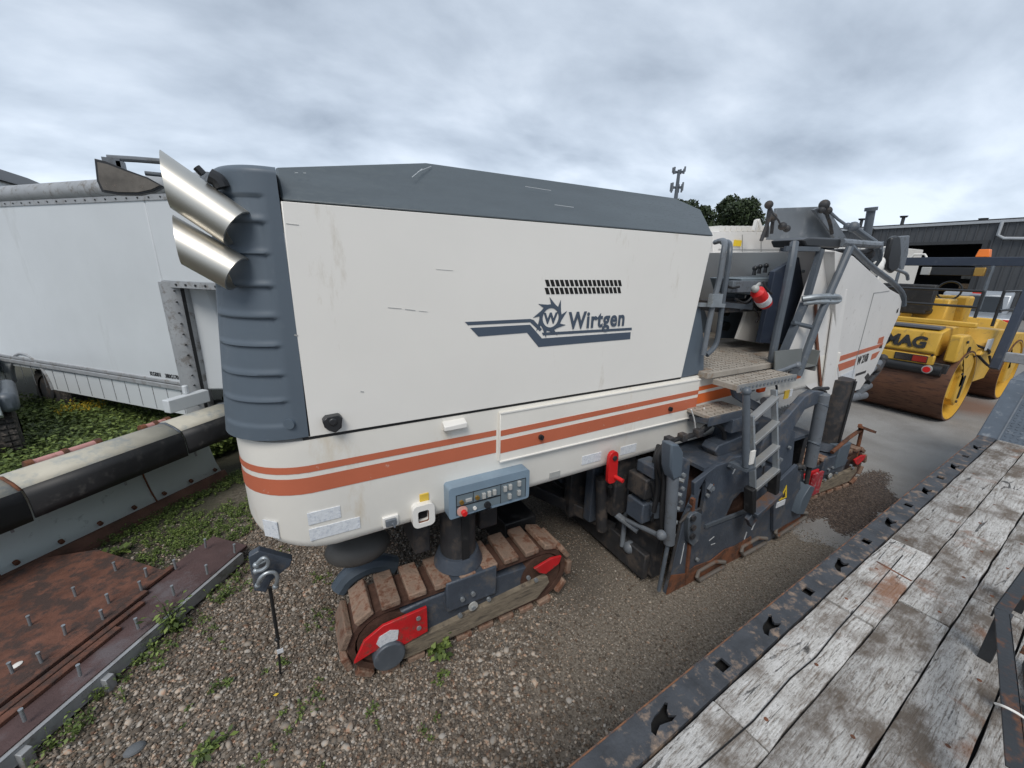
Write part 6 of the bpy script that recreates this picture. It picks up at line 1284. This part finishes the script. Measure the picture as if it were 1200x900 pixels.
# silver pickup seen from behind
def pick(loc, rz, name, label, m_):
    t = thing(name, label, 'pickup truck', loc, rz, absolute=False)   # local x towards its front
    q = MB(); q.plate([[(0, .55), (-.02, 1.15), (1.9, 1.15), (3.55, 1.15), (5.1, 1.05), (5.35, .8), (5.3, .5)]], 1.9, MXZ); bd = q.build('body', m_, t, bevel=.06)
    q = MB(); q.plate([[(1.85, 1.1), (2.1, 1.78), (3.0, 1.84), (3.5, 1.74), (4.1, 1.12)]], 1.62, MXZ); cb_ = q.build('cab', m_, t, bevel=.08)
    q = MB(); q.hexa([(1.86, -.68, 1.2), (1.86, .68, 1.2), (1.9, .68, 1.2), (1.9, -.68, 1.2), (2.02, -.60, 1.68), (2.02, .60, 1.68), (2.1, .60, 1.68), (2.1, -.60, 1.68)]); q.build('rear_window', GLS, cb_)
    for s_ in (-1, 1):
        q = MB(); q.plate([[(2.2, 1.2), (2.35, 1.68), (3.3, 1.68), (3.8, 1.2)]], .01, T_(0, s_ * .82, 0) @ MXZ); q.build('side_window', GLS, cb_)
        MB().box(-.04, .03, s_ * .86 - .08, s_ * .86 + .08, .72, 1.1).build('tail_lamp', RDL, bd, bevel=.01)
        for x in (1.0, 4.4): MB().cyl((x, s_ * .72, .38), (x, s_ * .96, .38), .38, n=28).build('wheel', TIR, t, bevel=.03)
        MB().box(3.2, 3.3, s_ * 1.0 - .12, s_ * 1.0 + .12, 1.15, 1.35).build('door_mirror', m_, bd, bevel=.02)
    MB().box(-.03, .0, -.12, .12, .92, .97).build('tailgate_handle', BKP, bd, bevel=.005)
    MB().box(-.14, -.02, -.95, .95, .48, .66).build('rear_bumper', CHR, t, bevel=.02)
    MB().box(1.98, 2.02, -.12, .12, 1.76, 1.8).build('brake_lamp', RDL, cb_)
    return t
pk1 = pick((20.5, 4.75, 0), R(10), 'parked_pickup', 'silver pickup seen from behind in front of the open warehouse door', SIL)
pk1.scale = (1.1, 1.1, 1.12)
rt = pick((28.5, 3.6, 0), R(-5), 'parked_pickup', 'dark red vehicle at the right edge beyond the roller post', mat('dark_red_car', (.10, .012, .015), .35))

# ================================================================ trees, tower, far roof
def leaves(n, fn, size, seed=0):
    r_ = np.random.default_rng(seed); c = fn(n, r_); n = len(c); d1 = r_.normal(size=(n, 3)); d1 /= np.linalg.norm(d1, axis=1)[:, None]; d2 = r_.normal(size=(n, 3)); d2 -= (d1 * d2).sum(1)[:, None] * d1; d2 /= np.linalg.norm(d2, axis=1)[:, None]
    s = (size * r_.uniform(.6, 1.3, n))[:, None]
    v = np.stack([c - d1 * s, c + d2 * s * .45, c + d1 * s, c - d2 * s * .45], 1).reshape(-1, 3)
    f = np.arange(4 * n).reshape(-1, 4); return v, f, np.repeat(r_.uniform(0, 1, n), 4)
def tree(name, label, loc, blobs, trunk, seed):
    t = thing(name, label, 'tree', loc)
    q = MB(); b0 = Vector(loc); q.tube([b0, b0 + Vector((.2, 0, trunk * .5)), b0 + Vector((0, 0, trunk))], [.5, .38, .25], n=10)
    for (cx, cy, cz, r) in blobs[:8]: q.tube([b0 + Vector((0, 0, trunk * .8)), Vector((cx, cy, cz)) * .5 + (b0 + Vector((0, 0, trunk))) * .5 - Vector((0, 0, .4)), (cx, cy, cz)], [.22, .14, .05], n=7)
    q.build('trunk', BRK, t)
    V, F, S = [], [], []; off = 0
    for k, (cx, cy, cz, r) in enumerate(blobs):
        def fn(n, r_, cx=cx, cy=cy, cz=cz, r=r):
            d = r_.normal(size=(n, 3)); d /= np.linalg.norm(d, axis=1)[:, None]; rad = r * (r_.uniform(.35, 1.12, n) ** .6); return np.array([cx, cy, cz]) + d * rad[:, None] * np.array([1, 1, .85])
        v, f, s = leaves(int(260 * r * r), fn, .26, seed + k); V.append(v); F.append(f + off); S.append(np.clip(s * .8 + .1 * (k % 3), 0, 1)); off += len(v)
    npmesh('crown', np.concatenate(V) - np.array(loc), np.concatenate(F), TLEAF, np.concatenate(S), parent=t)
def blobs_at(cx, cy, cz, rx, rz_, n, seed):
    r_ = random.Random(seed); o = []
    for i in range(n):
        a = r_.uniform(0, 6.28); k = r_.uniform(.2, 1) ** .5; h_ = r_.uniform(-1, 1)
        w_ = math.sqrt(max(.15, 1 - h_ * h_ * .8)); o.append((cx + math.cos(a) * rx * k * w_, cy + math.sin(a) * rx * k * w_, cz + h_ * rz_, r_.uniform(.9, 1.5)))
    return o
tree('round_tree', 'dark green tree standing clear to the right of the hood end', (59.0, 40.3, 0), blobs_at(58.6, 40, 9.6, 2.7, 2.6, 26, 3), 8, 11)
tree('broad_tree', 'broad tree peeping over the slate hood beside the antenna mast', (48.5, 39.5, 0), blobs_at(47.5, 39.5, 8.2, 4.6, 2.3, 30, 5), 7, 51)
at_ = thing('antenna_mast', 'tall cell antenna mast with two platforms rising behind the hood', 'antenna mast', (69, 60, 0))
MB().tube([(69, 60, 0), (69, 60, 12), (68.95, 60, 21.0)], [.6, .45, .28], n=12).build('mast', DT, at_)
for z_, w_ in ((20.6, 1.3), (17.9, 1.3)):
    q = MB(); q.box(69 - w_, 69 + w_, 59.9, 60.1, z_ - .12, z_ + .12); q.box(68.9, 69.1, 60 - w_, 60 + w_, z_ - .12, z_ + .12); pl_ = q.build('platform', DT, at_)
    for dx, dy in ((-w_, 0), (w_, 0), (0, w_), (0, -w_), (-w_ * .9, .5), (w_ * .85, .6)):
        MB().box(69 + dx - .12, 69 + dx + .12, 60 + dy - .12, 60 + dy + .12, z_ - .75 + (.6 if z_ > 20 else 0), z_ + .75).build('antenna_panel', GS, pl_)
fr_b = thing('far_building', 'low grey roofed building at the far left edge above the box truck', 'building', (-20, 34, 0))
MB().box(-34, -12.9, 34, 46, 0, 6.4).build('wall', TRW, fr_b); 
q = MB(); q.hexa([(-34.5, 33.5, 6.4), (-12.6, 33.5, 6.4), (-12.6, 46.5, 6.4), (-34.5, 46.5, 6.4), (-34.5, 38, 7.6), (-14.5, 38, 7.6), (-14.5, 42, 7.6), (-34.5, 42, 7.6)]); q.build('roof', BLT, fr_b)

# ================================================================ gravel, dirt, weeds
OCT_V = np.array([(1, 0, 0), (-1, 0, 0), (0, 1, 0), (0, -1, 0), (0, 0, 1), (0, 0, -1), ]) * 1.0
s3_ = .62
CUB = np.array([(x, y, z) for x in (-s3_, s3_) for y in (-s3_, s3_) for z in (-s3_, s3_)])
PV = np.concatenate([OCT_V, CUB])
PF = []
ax = {0: (1, 0, 0), 1: (-1, 0, 0), 2: (0, 1, 0), 3: (0, -1, 0), 4: (0, 0, 1), 5: (0, 0, -1)}
for o_i, d in ax.items():
    fc = [6 + k for k in range(8) if CUB[k] @ np.array(d) > 0]
    c0 = PV[fc]; u = np.array([d[1], d[2], d[0]], float); w = np.cross(d, u)
    fc = [f for _, f in sorted(zip([math.atan2(v @ w, v @ u) for v in c0], fc))]
    for i in range(4): PF.append((o_i, fc[i], fc[(i + 1) % 4]))
PF = np.array(PF)
OCT_F = np.array([(0, 2, 4), (2, 1, 4), (1, 3, 4), (3, 0, 4), (2, 0, 5), (1, 2, 5), (3, 1, 5), (0, 3, 5)])
def pebbles(name, pts, size, m_, seed, shade_pow=1.0, sq=.6, par=None, PV=PV, PF=PF):
    r_ = np.random.default_rng(seed); n = len(pts)
    sz = size * r_.uniform(.55, 1.55, n); sc = np.stack([sz * r_.uniform(.7, 1.3, n), sz * r_.uniform(.7, 1.2, n), sz * sq * r_.uniform(.7, 1.2, n)], 1)
    a = r_.uniform(0, 6.283, n); tl = r_.uniform(-.5, .5, n)
    base = PV[None] * sc[:, None, :] * r_.uniform(.8, 1.2, (n, len(PV), 1))
    ca, sa, ct, st = np.cos(a)[:, None], np.sin(a)[:, None], np.cos(tl)[:, None], np.sin(tl)[:, None]
    y = base[..., 1] * ct - base[..., 2] * st; z = base[..., 1] * st + base[..., 2] * ct; x = base[..., 0]
    v = np.stack([x * ca - y * sa, x * sa + y * ca, z], -1) + pts[:, None, :]
    f = PF[None] + (np.arange(n) * len(PV))[:, None, None]
    return npmesh(name, v.reshape(-1, 3), f.reshape(-1, 3), m_, np.repeat(r_.uniform(0, 1, n) ** shade_pow, len(PV)), kind='stuff', smooth=True)
def noise2(x, y, s, seed=0):
    return .5 + .25 * (np.sin(x * s * 1.7 + 3.1 * np.sin(y * s * .9 + seed)) + np.sin(y * s * 2.1 + 2.3 * np.sin(x * s * 1.3 + seed * 1.7)))
n = 118000
x = rng.uniform(-2.6, 2.4, n); y = rng.uniform(.95, 4.8, n)
den_ = np.clip(1.25 - (x - .12 * y) * .8, .05, 1) * np.clip(1.35 - (x ** 2 + y ** 2) * .05, .1, 1)
k = rng.uniform(0, 1, n) < den_; x, y = x[k], y[k]
pebbles('gravel', np.stack([x, y, rng.uniform(-.002, .008, len(x))], 1), .0080, PEB, 1, 1.35, .5)
n = 1500
x = rng.uniform(-1.6, 1.3, n); y = rng.uniform(1.0, 3.6, n); pebbles('larger_stones', np.stack([x, y, np.full(n, .004)], 1)[noise2(x, y, 3, 9) > .45], .017, PEB, 8, 1.0, .55)
n = 140000
x = rng.uniform(.2, 5.2, n); y = rng.uniform(.85, 4.2, n); k = rng.uniform(0, 1, n) < np.clip(.35 + .65 * noise2(x, y, 2.2, 4), 0, 1) * np.clip((5.0 - x - .25 * y) * 4, 0, 1); x, y = x[k], y[k]
pebbles('fine_gravel', np.stack([x, y, rng.uniform(-.002, .002, len(x))], 1), .0048, PEB, 2, 1.8, PV=OCT_V, PF=OCT_F)
# heap of crumbled dirt on the asphalt in front of the nose
n = 26000
th_ = rng.uniform(0, 6.283, n); rr_ = np.sqrt(rng.uniform(0, 1, n)); rr_ = rr_ * (1 + .18 * np.sin(5 * th_ + 1) + .12 * np.sin(9 * th_)); x = 5.60 + .95 * rr_ * np.cos(th_) * (1 + .15 * np.sin(3 * th_)) + rng.normal(0, .03, n); y = 1.76 + .40 * rr_ * np.sin(th_) * (1 + .2 * np.sin(2 * th_ + 1)) + rng.normal(0, .03, n)
pebbles('spilled_dirt', np.stack([x, y, .0 + .006 * (1 - rr_)], 1), .0085, SOILP, 3, 1.4, .5)
n = 5000
x = rng.uniform(-.2, 2.2, n) ; y = rng.uniform(2.05, 2.6, n); 
# a few larger stones and the yellow leaf
def weeds(name, n_t, region, leaf, h, per, seed, m_=LEAF, kind='stuff', par=None, off=(0, 0, 0)):
    r_ = np.random.default_rng(seed); c = region(n_t, r_); n = len(c); N_ = n * per
    root = np.repeat(c, per, 0); az = r_.uniform(0, 6.283, N_); hh = h * r_.uniform(.15, 1.0, N_) * np.repeat(r_.uniform(.5, 1.2, n), per); sp = r_.uniform(.1, .7, N_) * hh * .9
    base = root + np.stack([np.cos(az) * sp, np.sin(az) * sp, hh], 1)
    d = np.stack([np.cos(az), np.sin(az), r_.uniform(-.4, .7, N_)], 1); d /= np.linalg.norm(d, axis=1)[:, None]
    w = np.stack([-np.sin(az), np.cos(az), r_.uniform(-.3, .3, N_)], 1)
    L_ = (leaf * r_.uniform(.5, 1.4, N_))[:, None]
    v = np.stack([base, base + d * L_ * .5 + w * L_ * .28, base + d * L_ + np.array([0, 0, -.15]) * L_, base + d * L_ * .5 - w * L_ * .28], 1)
    f = np.arange(4 * N_).reshape(-1, 4); S = np.repeat(r_.uniform(0, 1, N_), 4)
    # stems
    stv = np.stack([root + np.array([-.0015, 0, 0]), root + np.array([.0015, 0, 0]), base + np.array([.001, 0, 0]), base + np.array([-.001, 0, 0])], 1)
    v = np.concatenate([v.reshape(-1, 3), stv.reshape(-1, 3)]); f = np.concatenate([f, f + 4 * N_]); S = np.concatenate([S, S * .5])
    return npmesh(name, v - np.array(off), f, m_, S, kind=kind, parent=par)
def reg_between(n, r_):      # between plow and box truck
    x = r_.uniform(-5.2, -.3, n); y = r_.uniform(4.6, 9.6, n)
    d_pl = (x + 2.33) * -.691 + (y - 4.29) * .723; d_tr = -((x + 1.30) * .736 + (y - 6.33) * .677)
    k = (d_pl > .55) & (d_tr > -.9) & (noise2(x, y, 1.5, 2) + r_.uniform(-.2, .5, n) > .25); return np.stack([x, y, np.zeros(n)], 1)[k]
weeds('tall_weeds', 9500, reg_between, .060, .36, 16, 21)
def reg_low(n, r_):          # between plow edge and panel
    x = r_.uniform(-1.9, .1, n); y = r_.uniform(3.5, 6.6, n)
    d_pl = -((x + 2.33) * -.691 + (y - 4.29) * .723); k = (d_pl > .03) & (d_pl < 1.25) & (x < -.35 + r_.normal(0, .12, n)) & (y > 3.6) & (((x + 1.57) * .6 + (y - 2.5) * .8 > 1.36) | (-(x + 1.57) * .8 + (y - 2.5) * .6 > 1.62)) & (noise2(x, y, 3, 1) + r_.uniform(-.4, .5, n) > .60); return np.stack([x, y, np.zeros(n)], 1)[k]
weeds('ground_cover', 8000, reg_low, .019, .055, 12, 22)
def reg_edge(n, r_):         # along the front edge of the panel
    t = r_.uniform(-.3, 1.7, n); o = np.abs(r_.normal(0, .10, n)) + .04
    x = fa.x + fd.x * t + fd.y * o; y = fa.y + fd.y * t - fd.x * o; k = noise2(t * 4, t, 2.0, 3) + r_.uniform(-.3, .3, n) > .5; return np.stack([x, y, np.zeros(n)], 1)[k]
weeds('edge_weeds', 110, reg_edge, .024, .09, 12, 23)
def reg_sp(n, r_):
    x = r_.uniform(-1.2, .5, n); y = r_.uniform(1.6, 3.9, n); k = noise2(x, y, 5, 7) + r_.uniform(-.25, .25, n) > .82; return np.stack([x, y, np.zeros(n)], 1)[k]
weeds('sparse_weeds', 1500, reg_sp, .018, .035, 9, 24)
def plant(loc, label, h, leaf, cnt, seed, cat='weed', name='weed_plant', spread=.03):
    t = thing(name, label, cat, loc)
    r_ = random.Random(seed); q = MB()
    for i in range(max(2, cnt // 12)):
        a = r_.uniform(0, 6.28); q.tube([loc, (loc[0] + math.cos(a) * spread * .5, loc[1] + math.sin(a) * spread * .5, h * .5), (loc[0] + math.cos(a) * spread, loc[1] + math.sin(a) * spread, h * r_.uniform(.7, 1))], .0025, n=5)
    q.build('stem', LEAF, t)
    weeds('foliage', cnt // 8, lambda n, r: np.array(loc)[None] + np.concatenate([r.normal(0, spread, (n, 2)), np.zeros((n, 1))], 1), leaf, h, 10, seed, kind=None, par=t, off=loc)
plant((0.619, 2.116, 0.0), 'bright green leafy weed growing against the near crawler track', .12, .045, 100, 31, spread=.035)
plant((0.586, 1.929, 0.0), 'small low weed on the gravel just below the near crawler track', .04, .022, 40, 32, spread=.02)
plant((-1.013, 3.158, 0.0), 'tall pale green weed standing at the edge of the rusty panel', .26, .040, 90, 33, spread=.02)
plant((-0.685, 2.138, 0.0), 'green tuft on the open gravel near the bottom of the picture', .06, .035, 70, 34, spread=.035)
plant((-0.667, 2.506, 0.0), 'low green weed on the gravel right of the measuring rod', .05, .025, 40, 35, spread=.03)
plant((-1.651, 4.368, 0.0), 'broad leaved weed growing at the cutting edge of the plow', .07, .06, 60, 36, spread=.06)
plant((-3.019, 8.412, 0.0), 'yellow flowering weed in the grass behind the plow', .42, .035, 160, 37, spread=.08)
fl_ = weeds('flowers', 60, lambda n, r: np.concatenate([np.array((-3.019, 8.412, 0.0))[None, :2] + r.normal(0, .12, (n, 2)), np.full((n, 1), .30)], 1), .03, .12, 4, 38, m_=FLW)
lf = MB(); lf.faces([(0, 0, .012), (.018, .006, .016), (.034, 0, .012), (.018, -.010, .010)], [(0, 1, 2, 3)]); o = lf.build('fallen_leaf', FLW); o.location = (-0.374, 2.299, 0.0); tag(o, 'small yellow leaf lying on the gravel', 'leaf')
q = MB(); q.ball((0, 0, .012), .045, n=10, sc=(1.1, .8, .45)); o = q.build('flat_stone', mat('slate_stone', (.13, .14, .15), .8, var=.2)); o.location = (-1.032, 2.322, 0.0); o.rotation_euler = (0, .1, .4); tag(o, 'flat dark grey stone among the pale pebbles at the bottom left', 'stone')
for i in range(1): pass
scn.cycles.use_denoising = True
